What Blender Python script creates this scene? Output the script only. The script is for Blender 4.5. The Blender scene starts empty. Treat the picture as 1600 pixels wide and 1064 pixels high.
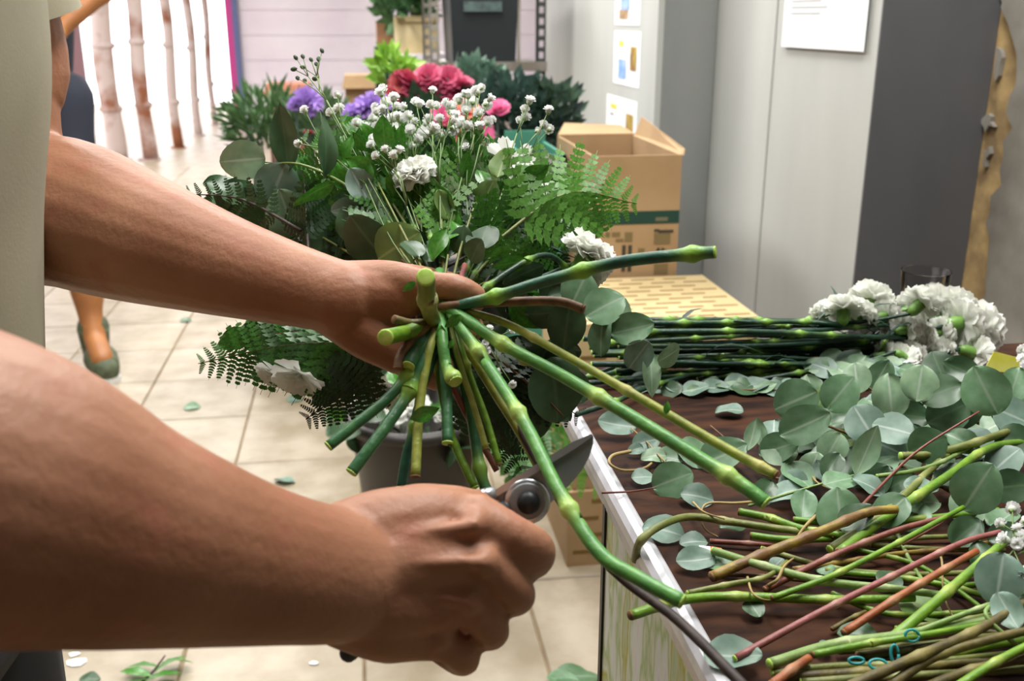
import bpy, bmesh, math, random
import numpy as np
from mathutils import Vector, Matrix
random.seed(7)
rng = np.random.default_rng(7)
C = bpy.context.scene.collection
scene = bpy.context.scene
PI = math.pi

def S(r, g, b):
    """sRGB 0-255 to linear"""
    f = lambda c: c / 12.92 if c <= 0.04045 else ((c + 0.055) / 1.055) ** 2.4
    return (f(r / 255), f(g / 255), f(b / 255), 1.0)

# ------------------------------------------------------------------ camera
F, H, YAW, PITCH = 1560.0, 1.13, math.radians(8.5), math.radians(17.84)
cam_d = bpy.data.cameras.new('camera')
cam = bpy.data.objects.new('camera', cam_d)
C.objects.link(cam)
cam.location = (0, 0, H)
cam.rotation_euler = (PI / 2 - PITCH, 0, -YAW)
cam_d.sensor_width = 36.0
cam_d.lens = F / 1600 * 36.0
cam_d.clip_start = 0.02
cam_d.dof.use_dof = True
cam_d.dof.focus_distance = 0.78
cam_d.dof.aperture_fstop = 10.0
scene.camera = cam

# ------------------------------------------------------------------ world, exposure, lamps
world = bpy.data.worlds.new('world')
scene.world = world
world.use_nodes = True
bgn = world.node_tree.nodes['Background']
bgn.inputs['Color'].default_value = (1.0, 0.95, 0.98, 1)
bgn.inputs['Strength'].default_value = 4.0
vs = scene.view_settings
vs.view_transform = 'Standard'
try:
    vs.look = 'None'
except Exception:
    pass
vs.exposure = 0.0
vs.gamma = 1.0
vs.use_curve_mapping = False

def area(name, loc, sx, sy, power, col=(1, 1, 1), rot=(0, 0, 0)):
    l = bpy.data.lights.new(name, 'AREA')
    l.shape = 'RECTANGLE'
    l.size, l.size_y, l.energy, l.color = sx, sy, power, col
    o = bpy.data.objects.new(name, l)
    o.location, o.rotation_euler = loc, rot
    C.objects.link(o)
    return o
LAMPS = [(0.55, 1.05), (-0.9, 3.2), (0.3, 3.6), (-1.2, 6.2), (0.6, 8.0), (-0.75, 1.2)]  # the two deepest and the last are added to brighten far floor and florist
POW = [48, 42, 60, 80, 90, 22]
for (lx, ly), pw in zip(LAMPS, POW):
    area('lamp_light', (lx, ly, 2.60), 0.5, 1.3, pw, (1.0, 0.985, 0.96))

# ------------------------------------------------------------------ picture point -> place in the room (a tape measure for the layout)
fw = np.array([math.sin(YAW) * math.cos(PITCH), math.cos(YAW) * math.cos(PITCH), -math.sin(PITCH)])
rt = np.array([math.cos(YAW), -math.sin(YAW), 0.0])
upv = np.cross(rt, fw)
CP = np.array([0, 0, H])
def ray(px, py): return rt * ((px - 800) / F) + upv * (-(py - 532) / F) + fw
def W(px, py, d): return CP + ray(px, py) * d
def onz(px, py, z): r = ray(px, py); return CP + r * ((z - H) / r[2])
def onx(px, py, x): r = ray(px, py); return CP + r * (x / r[0])
def ony(px, py, y): r = ray(px, py); return CP + r * (y / r[1])

# ------------------------------------------------------------------ materials
def mat(name, col, rough=0.6, col2=None, nscale=20.0, bump=0.0, bscale=60.0, metal=0.0, trans=0.0, tint=None, uvvein=None, rand=0.0, spec=0.5, coord='obj', detail=4, sss=0.0, stops=(0.35, 0.65), emis=0.0, stretch=None):
    """noise between two colours; 'tint' mixes towards a colour along the mesh attribute t; 'uvvein' paints the midrib of a leaf"""
    m = bpy.data.materials.new(name)
    m.use_nodes = True
    nt = m.node_tree
    N, L = nt.nodes, nt.links
    b = N['Principled BSDF']
    b.inputs['Roughness'].default_value = rough
    b.inputs['Metallic'].default_value = metal
    b.inputs['Specular IOR Level'].default_value = spec
    tc = N.new('ShaderNodeTexCoord')
    if coord == 'world':
        g = N.new('ShaderNodeNewGeometry'); vec = g.outputs['Position']
    else:
        vec = tc.outputs['Object']
    cur = None
    rgb = N.new('ShaderNodeRGB'); rgb.outputs[0].default_value = col
    cur = rgb.outputs[0]
    def mixc(fac, a, bcol):
        mx = N.new('ShaderNodeMix'); mx.data_type = 'RGBA'
        if isinstance(fac, float): mx.inputs[0].default_value = fac
        else: L.new(fac, mx.inputs[0])
        L.new(a, mx.inputs[6])
        if isinstance(bcol, tuple): mx.inputs[7].default_value = bcol
        else: L.new(bcol, mx.inputs[7])
        return mx.outputs[2]
    if col2 is not None:
        n = N.new('ShaderNodeTexNoise'); n.inputs['Scale'].default_value = nscale; n.inputs['Detail'].default_value = detail
        if stretch:
            mp = N.new('ShaderNodeMapping'); mp.inputs['Scale'].default_value = stretch; L.new(vec, mp.inputs[0]); L.new(mp.outputs[0], n.inputs['Vector'])
        else: L.new(vec, n.inputs['Vector'])
        r = N.new('ShaderNodeMapRange'); r.inputs[1].default_value, r.inputs[2].default_value = stops
        L.new(n.outputs[0], r.inputs[0])
        cur = mixc(r.outputs[0], cur, col2)
    if rand:
        oi = N.new('ShaderNodeObjectInfo')
        hs = N.new('ShaderNodeHueSaturation')
        mr = N.new('ShaderNodeMapRange'); mr.inputs[3].default_value, mr.inputs[4].default_value = 1 - rand, 1 + rand
        L.new(oi.outputs['Random'], mr.inputs[0]); L.new(mr.outputs[0], hs.inputs['Value'])
        L.new(cur, hs.inputs['Color']); cur = hs.outputs[0]
    if tint is not None:
        at = N.new('ShaderNodeAttribute'); at.attribute_name = 't'
        cur = mixc(at.outputs['Fac'], cur, tint)
    if uvvein is not None:
        uv = N.new('ShaderNodeSeparateXYZ'); L.new(tc.outputs['UV'], uv.inputs[0])
        s = N.new('ShaderNodeMath'); s.operation = 'SUBTRACT'; L.new(uv.outputs[0], s.inputs[0]); s.inputs[1].default_value = 0.5
        a = N.new('ShaderNodeMath'); a.operation = 'ABSOLUTE'; L.new(s.outputs[0], a.inputs[0])
        r2 = N.new('ShaderNodeMapRange'); r2.inputs[1].default_value, r2.inputs[2].default_value, r2.inputs[3].default_value, r2.inputs[4].default_value = 0.008, 0.05, 0.75, 0.0
        L.new(a.outputs[0], r2.inputs[0])
        cur = mixc(r2.outputs[0], cur, uvvein)
    L.new(cur, b.inputs['Base Color'])
    if bump:
        n2 = N.new('ShaderNodeTexNoise'); n2.inputs['Scale'].default_value = bscale; n2.inputs['Detail'].default_value = 5
        L.new(vec, n2.inputs['Vector'])
        bp = N.new('ShaderNodeBump'); bp.inputs['Strength'].default_value = bump; bp.inputs['Distance'].default_value = 0.004
        L.new(n2.outputs[0], bp.inputs['Height']); L.new(bp.outputs[0], b.inputs['Normal'])
    if sss:
        b.inputs['Subsurface Weight'].default_value = sss
        b.inputs['Subsurface Radius'].default_value = (0.008, 0.003, 0.0015)
        b.inputs['Subsurface Scale'].default_value = 1.0
    if trans:
        t = N.new('ShaderNodeBsdfTranslucent'); L.new(cur, t.inputs['Color'])
        ms = N.new('ShaderNodeMixShader'); ms.inputs[0].default_value = trans
        L.new(b.outputs[0], ms.inputs[1]); L.new(t.outputs[0], ms.inputs[2])
        L.new(ms.outputs[0], N['Material Output'].inputs['Surface'])
    if emis:
        L.new(cur, b.inputs['Emission Color']); b.inputs['Emission Strength'].default_value = emis
    return m

M = {}
# ------------------------------------------------------------------ mesh building
class MB:
    def __init__(s): s.v, s.f, s.t, s.uv = [], [], [], []
    def add(s, vs, fs, ts=None, uvs=None):
        o = len(s.v)
        s.v += [tuple(map(float, p)) for p in vs]
        s.f += [tuple(int(i) + o for i in f) for f in fs]
        s.t += list(ts) if ts is not None else [0.0] * len(vs)
        s.uv += list(uvs) if uvs is not None else [(0.0, 0.0)] * len(vs)
    def box(s, a, b):
        x0, y0, z0 = a; x1, y1, z1 = b
        s.add([(x0,y0,z0),(x1,y0,z0),(x1,y1,z0),(x0,y1,z0),(x0,y0,z1),(x1,y0,z1),(x1,y1,z1),(x0,y1,z1)],
              [(0,3,2,1),(4,5,6,7),(0,1,5,4),(1,2,6,5),(2,3,7,6),(3,0,4,7)])
        return s
    def grid(s, P, ts=None, uv=False, closed=False):
        P = np.asarray(P); n, m = P.shape[:2]
        fs = []
        for i in range(n - 1):
            for j in range(m if closed else m - 1):
                k = (j + 1) % m
                fs.append((i*m+j, i*m+k, (i+1)*m+k, (i+1)*m+j))
        uvs = [(j/(m-1), i/(n-1)) for i in range(n) for j in range(m)] if uv else None
        s.add(P.reshape(-1, 3), fs, ts, uvs)
        return s
    def tube(s, pts, rads, seg=8, ts=None, caps=True, flat=1.0):
        pts = np.asarray(pts, float); n = len(pts)
        rads = np.broadcast_to(np.asarray(rads, float), (n,))
        ts = [0.0]*n if ts is None else ts
        T = np.gradient(pts, axis=0); T /= np.linalg.norm(T, axis=1)[:, None] + 1e-12
        a = np.array([0, 0, 1.0]) if abs(T[0][2]) < 0.9 else np.array([1.0, 0, 0])
        u = np.cross(T[0], a); u /= np.linalg.norm(u)
        o = len(s.v); V, TT = [], []
        for i in range(n):
            u = u - T[i] * (u @ T[i]); u /= np.linalg.norm(u) + 1e-12
            w = np.cross(T[i], u)
            for k in range(seg):
                an = 2 * PI * k / seg
                V.append(pts[i] + rads[i] * (math.cos(an) * u + flat * math.sin(an) * w)); TT.append(ts[i])
        fs = [(i*seg+k, i*seg+(k+1) % seg, (i+1)*seg+(k+1) % seg, (i+1)*seg+k) for i in range(n-1) for k in range(seg)]
        if caps:
            fs.append(tuple(range(seg))[::-1]); fs.append(tuple((n-1)*seg+k for k in range(seg)))
        s.add(V, fs, TT)
        return s
    def ball(s, c, r, seg=10, rings=7, ts=0.0):
        r = np.broadcast_to(np.asarray(r, float), (3,))
        P = [[(c[0]+r[0]*math.sin(PI*i/rings)*math.cos(2*PI*j/seg), c[1]+r[1]*math.sin(PI*i/rings)*math.sin(2*PI*j/seg), c[2]+r[2]*math.cos(PI*i/rings)) for j in range(seg)] for i in range(rings+1)]
        s.grid(P, [ts]*((rings+1)*seg), closed=True)
        return s
    def lathe(s, c, prof, seg=24):
        P = [[(c[0]+r*math.cos(2*PI*j/seg), c[1]+r*math.sin(2*PI*j/seg), c[2]+z) for j in range(seg)] for r, z in prof]
        s.grid(P, closed=True); return s
    def mesh(s, name, m, smooth=True, shift=(0, 0, 0)):
        me = bpy.data.meshes.new(name)
        v = [(p[0]-shift[0], p[1]-shift[1], p[2]-shift[2]) for p in s.v]
        me.from_pydata(v, [], s.f)
        a = me.attributes.new('t', 'FLOAT', 'POINT'); a.data.foreach_set('value', s.t)
        if any(u != (0.0, 0.0) for u in s.uv):
            ul = me.uv_layers.new(name='uv')
            li = np.empty(len(me.loops), np.int32); me.loops.foreach_get('vertex_index', li)
            ul.data.foreach_set('uv', np.asarray(s.uv, np.float32)[li].ravel())
        if smooth: me.polygons.foreach_set('use_smooth', [True]*len(me.polygons))
        if m is not None: me.materials.append(m)
        me.update()
        return me
PW = {}                                   # place of each parent in the room (parents are never turned)
def tag(o, label=None, cat=None, group=None, kind=None):
    if label: o['label'] = label
    if cat: o['category'] = cat
    if group: o['group'] = group
    if kind: o['kind'] = kind
    return o
def thing(name, loc, label, cat, group=None):
    o = bpy.data.objects.new(name, None); C.objects.link(o)
    o.empty_display_size = 0.02
    o.location = tuple(loc); PW[o.name] = np.asarray(loc, float)
    return tag(o, label, cat, group)
def put(name, me, parent=None, loc=None, Mw=None):
    """link a mesh; loc / Mw are places in the room"""
    o = bpy.data.objects.new(name, me); C.objects.link(o)
    base = np.zeros(3)
    if parent is not None:
        o.parent = parent; base = PW[parent.name]
    if Mw is not None:
        o.matrix_local = Matrix.Translation(Vector(-base)) @ Mw
        PW[o.name] = np.asarray(Mw.translation)
    else:
        l = np.zeros(3) if loc is None else np.asarray(loc, float)
        o.location = tuple(l - base); PW[o.name] = l
    return o
def part(name, mb, m, parent=None, smooth=True):
    """mesh given in room coordinates, its origin at its parent (or its own middle when it stands alone)"""
    loc = PW[parent.name] if parent is not None else np.mean(np.asarray(mb.v), axis=0)
    return put(name, mb.mesh(name, m, smooth, loc), parent, loc)
def flatpart(name, mb, m, parent=None): return part(name, mb, m, parent, False)
def structure(name, mb, m, parent=None, smooth=False):
    o = part(name, mb, m, parent, smooth)
    if parent is None: o['kind'] = 'structure'
    return o
def crv(P, n=6):
    """Catmull-Rom through rows of any width"""
    P = np.asarray(P, float)
    if len(P) < 3:
        t = np.linspace(0, 1, n+1)[:, None]; return P[0]*(1-t)+P[-1]*t
    Q = np.vstack([2*P[0]-P[1], P, 2*P[-1]-P[-2]])
    out = []
    for i in range(1, len(Q)-2):
        for k in range(n):
            t = k/n
            a, b, c, d = Q[i-1], Q[i], Q[i+1], Q[i+2]
            out.append(0.5*((2*b)+(c-a)*t+(2*a-5*b+4*c-d)*t*t+(3*b-a-3*c+d)*t**3))
    out.append(P[-1])
    return np.asarray(out)
def unit(v): v = np.asarray(v, float); return v/(np.linalg.norm(v)+1e-12)
def frame(pos, d, nrm, s=1.0, wx=1.0):
    y = unit(d); x = unit(np.cross(y, nrm)); z = np.cross(x, y)
    m = Matrix.Identity(4)
    for i in range(3):
        m[i][0], m[i][1], m[i][2], m[i][3] = x[i]*s*wx, y[i]*s, z[i]*s, pos[i]
    return m
def rv(s=1.0): return rng.normal(size=3)*s
def remesh(mb, name, voxel, m, smooth_it=6, shift=(0, 0, 0)):
    me = mb.mesh(name+'_raw', None, True)
    o = bpy.data.objects.new(name+'_raw', me); C.objects.link(o)
    r = o.modifiers.new('r', 'REMESH'); r.mode = 'VOXEL'; r.voxel_size = voxel
    sm = o.modifiers.new('s', 'SMOOTH'); sm.factor = 0.5; sm.iterations = smooth_it
    dg = bpy.context.evaluated_depsgraph_get()
    e = o.evaluated_get(dg)
    me2 = bpy.data.meshes.new_from_object(e)
    bpy.data.objects.remove(o); bpy.data.meshes.remove(me)
    me2.name = name
    n = len(me2.vertices); co = np.empty(n*3, np.float32); me2.vertices.foreach_get('co', co)
    co = co.reshape(-1, 3) - np.asarray(shift, np.float32); me2.vertices.foreach_set('co', co.ravel())
    me2.polygons.foreach_set('use_smooth', [True]*len(me2.polygons))
    me2.materials.clear(); me2.materials.append(m)
    me2.update()
    return me2
def limb(mb, P, seg=16, n=6, caps=True):
    """rows x,y,z,r -> round-ended tapered tube"""
    Q = crv(P, n)
    mb.tube(Q[:, :3], Q[:, 3], seg, caps=caps)
    if caps:
        mb.ball(Q[0, :3], Q[0, 3]*0.98, seg, 10); mb.ball(Q[-1, :3], Q[-1, 3]*0.98, seg, 10)
def plimb(mb, P, seg=16, n=6):
    """rows px,py,depth,radius in px"""
    limb(mb, [np.append(W(a, b, d), r*d/F) for a, b, d, r in P], seg, n)
# ================================================================== materials
M['tile'] = mat('travertine', S(176, 164, 144), 0.42, S(150, 136, 112), 9, 0.12, 40, rand=0.07, coord='world', detail=8)
M['grout'] = mat('grout', S(150, 128, 98), 0.9, S(120, 100, 76), 20, coord='world')
M['wallpaint'] = mat('light_grey_wall', S(188, 190, 185), 0.75, S(164, 165, 161), 1.6, 0.06, 30, coord='world', detail=7, stretch=(2.2, 2.2, .5), stops=(.25, .8))
M['walldark_shaded'] = mat('shaded_dark_grey_wall', S(94, 94, 97), 0.8, S(76, 76, 78), 3, 0.08, 30, coord='world', detail=7, stretch=(1.5, 1.5, .7), stops=(.25, .8))  # dark paint with the shade of the near-facing side worked into the colour
M['wallshaded'] = mat('shaded_grey_wall', S(142, 145, 142), 0.8, S(122, 125, 124), 3, 0.05, 30, coord='world', detail=7, stretch=(2, 2, .5), stops=(.25, .8))  # wall paint darkened by colour for the face turned from the daylight
M['plaster'] = mat('old_plaster', S(150, 146, 136), 0.85, S(108, 104, 96), 5, 0.3, 40, coord='world', detail=8)
M['substrate'] = mat('sandy_substrate', S(186, 158, 108), 0.95, S(128, 106, 74), 14, 0.5, 60, coord='world', detail=8)
M['shutter'] = mat('pinkish_white_panel', S(238, 231, 238), 0.5, S(228, 219, 230), 2, coord='world')
M['ceiling'] = mat('ceiling_paint', S(150, 149, 146), 0.9)
M['walldull'] = mat('dull_wall', S(120, 116, 110), 0.9)
M['magenta'] = mat('magenta_paint', S(196, 60, 140), 0.5)
M['blue'] = mat('slate_blue_paint', S(92, 104, 150), 0.5)
M['white'] = mat('white_paint', S(232, 232, 230), 0.5)
M['lampw'] = mat('lamp_diffuser', (1, 1, 1, 1), 0.5, emis=4.0)
M['card'] = mat('cardboard', S(176, 146, 108), 0.8, S(160, 130, 92), 6, 0.05, 80, coord='world')
M['cardlight'] = mat('pale_cardboard', S(204, 182, 136), 0.8, S(190, 168, 122), 8, coord='world')
M['carddark'] = mat('printed_dash', S(120, 94, 46), 0.8)
M['greenband'] = mat('dark_green_print', S(20, 62, 50), 0.7)
M['ink'] = mat('dark_ink', S(62, 56, 44), 0.7)
M['inkgrey'] = mat('grey_ink', S(130, 132, 138), 0.7)
M['teal'] = mat('teal_plastic', S(74, 140, 118), 0.5)
M['greyplast'] = mat('grey_plastic', S(160, 168, 164), 0.5)
M['black'] = mat('black_plastic', S(34, 38, 40), 0.45, spec=0.3)
M['steel'] = mat('galvanised_steel', S(150, 145, 135), 0.45, S(120, 112, 102), 8, metal=0.5, coord='world')
M['rackdark'] = mat('dark_angle_steel', S(58, 62, 58), 0.5, metal=0.4)
M['paper'] = mat('paper', S(238, 240, 242), 0.7)

# ================================================================== structure: floor, walls, ceiling
X1, X2, X3 = 0.85, 1.02, 1.272            # the right wall steps outward as it comes nearer
D1, D2, YE, YB = 2.87, 1.93, 4.7, 12.0
floor = structure('floor', MB().box((-4.2, -2.6, -0.12), (4.0, 15.0, -0.006)), M['grout'])
tile = MB()
tw, td, g = 0.333, 0.345, 0.004
a, b = g/2, 0.003
pr = [(a, -0.02), (a, -b), (a+b, 0.0)]
rings = [[(o, o, z), (tw-o, o, z), (tw-o, td-o, z), (o, td-o, z)] for o, z in pr]
tile.grid(rings, closed=True); tile.f.append((8, 9, 10, 11))
tile_me = tile.mesh('tile', M['tile'], False)
for iy in range(-3, 17):
    y = 2.52 + iy*td
    for ix in range(-9, 4):
        x = -0.37 + ix*tw
        if x > 0.7 and y < 1.5: continue
        if abs(x) > 0.62*y + 0.5: continue
        put('tile', tile_me, floor, (x, y, rng.normal()*0.0004))
far = MB().box((-4.2, 2.52+17*td, -0.006), (4.0, 15.0, 0.0))
part('far_paving', far, M['tile'], floor, False)
structure('ceiling', MB().box((-3.3, -2.6, 2.7), (4.0, YB+0.2, 2.8)), M['ceiling'])
# right wall: three runs and the two faces between them, one solid plan
def plan_wall(name, pts, m, h=2.7):
    w = MB(); n = len(pts)
    w.add([(x, y, -0.02) for x, y in pts]+[(x, y, h) for x, y in pts], [(i, (i+1) % n, n+(i+1) % n, n+i) for i in range(n)]+[tuple(range(n))[::-1], tuple(range(n, 2*n))])
    return structure(name, w, m)
plan_wall('wall_right', [(X1, YE), (X1, D1), (X2, D1), (X2, YE)][::-1], M['wallpaint'])
plan_wall('wall_right_middle', [(X2+.0005, D1+.3), (X2+.0005, D2), (X3, D2), (X3, D1+.3)][::-1], M['wallpaint'])
plan_wall('wall_right_near', [(X3+.0005, D2+.3), (X3+.0005, -2.6), (X3+.2, -2.6), (X3+.2, D2+.3)][::-1], M['substrate'])
# darker skins on the faces that look down the room, their shade painted in
flatpart('trim_dark_shaded_face', MB().box((X2+.002, D2-.004, 0), (X3-.001, D2-.0005, 2.69)), M['walldark_shaded'])['kind'] = 'structure'
flatpart('trim_shaded_face', MB().box((X1+.012, D1-.004, 0), (X2-.001, D1-.0005, 2.69)), M['wallshaded'])['kind'] = 'structure'
flatpart('trim_corner_bead', MB().box((X1-.006, D1-.008, 0), (X1+.012, D1+.03, 2.69)), M['wallpaint'])['kind'] = 'structure'
# a seam in the middle run
flatpart('trim_wall_board', MB().box((X2-.0035, 2.44, 0), (X2-.0002, D1-.02, 2.69)), M['wallpaint'])['kind'] = 'structure'
# plaster coat, broken away along its edge so that the sandy ground shows
ys, zs = [], np.linspace(0.2, 2.69, 90)
r2 = np.random.default_rng(3)
walk = np.cumsum(r2.normal(size=90))*0.006
walk -= np.linspace(walk[0], walk[-1], 90)
edge = D2 - 0.085 + walk*0.7 + r2.normal(size=90)*0.009 + 0.045*np.exp(-((zs-1.19)/0.07)**2) - 0.02*np.exp(-((zs-0.98)/0.09)**2)
edge = np.clip(edge, D2-0.16, D2-0.02)
pl = MB()
outer = [(X3-.014, e, z) for e, z in zip(edge, zs)]; back = [(X3, e, z) for e, z in zip(edge, zs)]
nearo = [(X3-.014, -2.6, z) for z in zs]
pl.grid([back, outer, nearo])
structure('wall_right_plaster', pl, M['plaster'])
chips = [(1.18, 0.030, 0.016), (1.05, 0.022, 0.03), (0.93, 0.03, 0.016), (1.31, 0.02, 0.04), (0.86, 0.018, 0.02)]
for z, w, h in chips:
    o = MB(); k = 9
    ang = np.linspace(0, 2*PI, k, endpoint=False); rr = 1+0.35*r2.normal(size=k)
    yc = D2-0.04+r2.normal()*0.012
    ring = [(yc+w*0.6*r*math.cos(q), z+h*r*math.sin(q)) for q, r in zip(ang, rr)]
    o.add([(X3, y_, z_) for y_, z_ in ring]+[(X3-.009, y_, z_) for y_, z_ in ring], [(i, (i+1) % k, k+(i+1) % k, k+i) for i in range(k)]+[tuple(range(k, 2*k))])
    structure('trim_plaster_remnant', o, M['plaster'])
# far end of the shop: pale panel wall beside the bright open doorway
jx = ony(378, 100, YB)[0]
bw = MB().box((jx, YB, 0), (4.0, YB+.15, 2.7))
wb = structure('wall_back', bw, M['shutter'])
for i in range(10):
    z = 0.15+i*0.27
    flatpart('panel', MB().box((jx+.02, YB-.02, z), (3.9, YB, z+.262)), M['shutter'], wb)
pxm, pxb = ony(359, 100, YB)[0], ony(370, 100, YB)[0]
flatpart('trim_door_frame_magenta', MB().box((pxm, YB-.06, 0), (pxb, YB+.1, 2.7)), M['magenta'])['kind'] = 'structure'
flatpart('trim_door_frame_blue', MB().box((pxb, YB-.08, 0), (jx, YB+.1, 2.7)), M['blue'])['kind'] = 'structure'
structure('wall_end_right', MB().box((3.9, YE, 0), (4.0, YB, 2.7)), M['shutter'])
structure('wall_left', MB().box((-3.3, -2.6, 0), (-3.15, 5.6, 2.7)), M['walldull'])
structure('wall_front', MB().box((-3.3, -2.7, 0), (X3+.2, -2.6, 2.7)), M['walldull'])
structure('wall_end_near', MB().box((X1+.01, YE-.1, 0), (4.0, YE, 2.7)), M['wallpaint'])
# ceiling lamps; those at the far end and over the florist are added brightening
for i, (lx, ly) in enumerate(LAMPS):
    t = thing('ceiling_lamp', (lx, ly, 2.7), ['white ceiling lamp over the work table', 'white ceiling lamp over the tiled walkway', 'white ceiling lamp by the storage rack', 'added white ceiling lamp brightening the floor near the doorway posts', 'added white ceiling lamp brightening the far end of the shop', 'added white ceiling lamp brightening the florist and bouquet'][i], 'lamp', 'ceiling lamps')
    flatpart('housing', MB().box((lx-.27, ly-.67, 2.64), (lx+.27, ly+.67, 2.7)), M['white'], t)
    flatpart('diffuser', MB().box((lx-.24, ly-.64, 2.625), (lx+.24, ly+.64, 2.645)), M['lampw'], t)

# ================================================================== doorway posts
M['post'] = mat('rusting_white_paint', S(176, 160, 154), 0.7, S(122, 70, 40), 3.5, 0.3, 20, coord='world', detail=6, stops=(0.50, 0.66))
PST = [(183, 252, 30), (234, 250, 23), (279, 231, 16), (311, 212, 13), (335, 195, 10)]
PL = ['thick rust streaked white post nearest the florist arm', 'rust spotted white post second from the arm', 'slim white post in the middle of the doorway row', 'slim knobbly white post second from the pale wall', 'thin rusty brown post nearest the pale wall']
for (px, py, w), lb in zip(PST, PL):
    p = onz(px, py, 0); d = (p-CP) @ fw; r = w*d/F/2
    t = thing('doorway_post', p, lb, 'post', 'posts by the doorway')
    zz = np.linspace(0, 2.68, 24)
    mb = MB().tube([p+np.array([0.012*math.sin(z*5+px), 0.01*math.cos(z*4+px), z]) for z in zz], [r*(1+0.04*math.sin(z*9+px)) for z in zz], 12)
    part('shaft', mb, M['post'], t)
    part('foot_plate', MB().lathe(p, [(0.001, 0.014), (r*1.5, 0.012), (r*1.55, 0.0)], 14), M['post'], t)
    for k in range(3):
        z = 0.35+0.5*k+0.1*math.sin(px)
        part('collar', MB().lathe(p, [(r*0.9, z-.02), (r*1.18, z-.01), (r*1.18, z+.02), (r*0.9, z+.03)], 14), M['post'], t)
# folded door leaf at the doorway
dl = onz(150, 210, 0)
M['leafbrown'] = mat('pinkish_door_leaf', S(206, 178, 172), 0.6, S(150, 112, 90), 2, coord='world')
t = thing('door_leaf', (dl[0], 10.4, 0), 'pinkish folded door leaf behind the standing helper', 'door')
flatpart('leaf_panel', MB().box((dl[0]-.5, 10.4, 0.02), (dl[0]+.0, 10.46, 2.3)), M['leafbrown'], t)
flatpart('leaf_edge', MB().box((dl[0]+.0, 10.39, 0.02), (dl[0]+.1, 10.47, 2.3)), mat('plum_edge', S(118, 84, 88), .6), t)
# ================================================================== boxes beside the wall
def dash_box(name, a, b, label, group, m=None):
    t = thing(name, ((a[0]+b[0])/2, (a[1]+b[1])/2, a[2]), label, 'box', group)
    flatpart('carton', MB().box(a, b), m or M['cardlight'], t)
    d = MB(); nx = 5; L = (b[0]-a[0])
    k = 0; y = a[1]+.02
    while y < b[1]-.02:
        for i in range(nx):
            x = a[0]+.012+(i+.5*(k % 2))*L/nx
            if x+.05 < b[0]: d.box((x, y, b[2]), (x+.055, y+.008, b[2]+.0006))
        y += .034; k += 1
    z = a[2]+.03; k = 0
    while z < b[2]-.02:
        for i in range(nx):
            x = a[0]+.012+(i+.5*(k % 2))*L/nx
            if x+.05 < b[0]: d.box((x, a[1]-.0006, z), (x+.055, a[1], z+.009))
        z += .04; k += 1
    flatpart('printed_dashes', d, M['carddark'], t)['kind'] = 'stuff'
    return t
bl = 0.40
dash_box('flower_box', (bl, 1.87, 0.0), (0.79, 2.21, 0.178), 'dash printed cardboard flower box at the bottom of the stack, on the floor', 'dash printed flower boxes', M['card'])
dash_box('flower_box', (bl+.01, 1.88, 0.18), (0.795, 2.215, 0.362), 'dash printed cardboard flower box in the middle of the stack', 'dash printed flower boxes', M['card'])
dash_box('flower_box', (bl+.005, 1.865, 0.364), (0.79, 2.22, 0.55), 'dash printed pale flower box on top of the stack by the wall', 'dash printed flower boxes')
# tall open carton behind the stack
fy = 2.24
xl = ony(925, 300, fy)[0]; xr = ony(1063, 300, fy)[0]
zt_ = ony(1000, 243, fy)[2]
t = thing('open_carton', ((xl+xr)/2, fy+.2, 0), 'tall open brown carton with a dark green printed band', 'box')
th = .006
c = MB().box((xl, fy, 0), (xr, fy+th, zt_)).box((xl, fy+.42, 0), (xr, fy+.42+th, zt_)).box((xl, fy+th, 0), (xl+th, fy+.42, zt_)).box((xr-th, fy+th, 0), (xr, fy+.42, zt_)).box((xl, fy, 0), (xr, fy+.42, th))
flatpart('carton', c, M['card'], t)
fl = MB()
def sheet(mb, q, th=.004):
    q = [np.asarray(p, float) for p in q]; n = unit(np.cross(q[1]-q[0], q[2]-q[0]))*th
    k = len(q)
    mb.add([p for p in q]+[p+n for p in q], [tuple(range(k))[::-1], tuple(range(k, 2*k))]+[(i, (i+1) % k, k+(i+1) % k, k+i) for i in range(k)])
sheet(fl, [(xl, fy+.42, zt_), (xr, fy+.42, zt_), (xr-.01, fy+.53, zt_+.012), (xl+.04, fy+.53, zt_+.02)])
flatpart('back_flap', fl, M['card'], t)
fr = MB(); sheet(fr, [(xr, fy, zt_), (xr, fy+.42, zt_), (xr+.012, fy+.40, zt_+.05), (xr+.012, fy+.03, zt_+.01)])
flatpart('side_flap', fr, M['card'], t)
zb0, zb1 = ony(1000, 350, fy)[2], ony(1000, 330, fy)[2]
flatpart('green_band', MB().box((xl, fy-.001, zb0), (xr, fy, zb1)), M['greenband'], t)
# blurred print blocks and handling marks
M['palekhaki'] = mat('pale_print', S(104, 104, 80), .8)
M['khakiprint'] = mat('khaki_print', S(122, 104, 68), .8)
def prints(name, m, rows, y0):
    pb = MB()
    for (px0, py0, px1, py1) in rows:
        p0, p1 = ony(px0, py0, fy), ony(px1, py1, fy)
        pb.box((p0[0], y0-.0008, p1[2]), (p1[0], y0, p0[2]))
    flatpart(name, pb, m, t)['kind'] = 'stuff'
prints('band_print', M['palekhaki'], [(1024, 339.5, 1043, 345)], fy-.001)
prints('pale_print', M['khakiprint'], [(1022, 364, 1047, 381), (1025, 389, 1041, 393), (946, 363, 953, 370), (956, 363, 969, 370), (976, 363, 988, 378), (962, 373, 974, 378), (1022, 412, 1043, 428), (997, 388, 1007, 396)], fy)
prints('printed_marks', M['ink'], [(1022, 358, 1030, 362), (1029, 359.5, 1052, 363.5), (972, 383, 976.5, 424), (981.5, 383, 986, 424), (1034, 387, 1037, 395), (1027, 387, 1030, 395)], fy)


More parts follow.
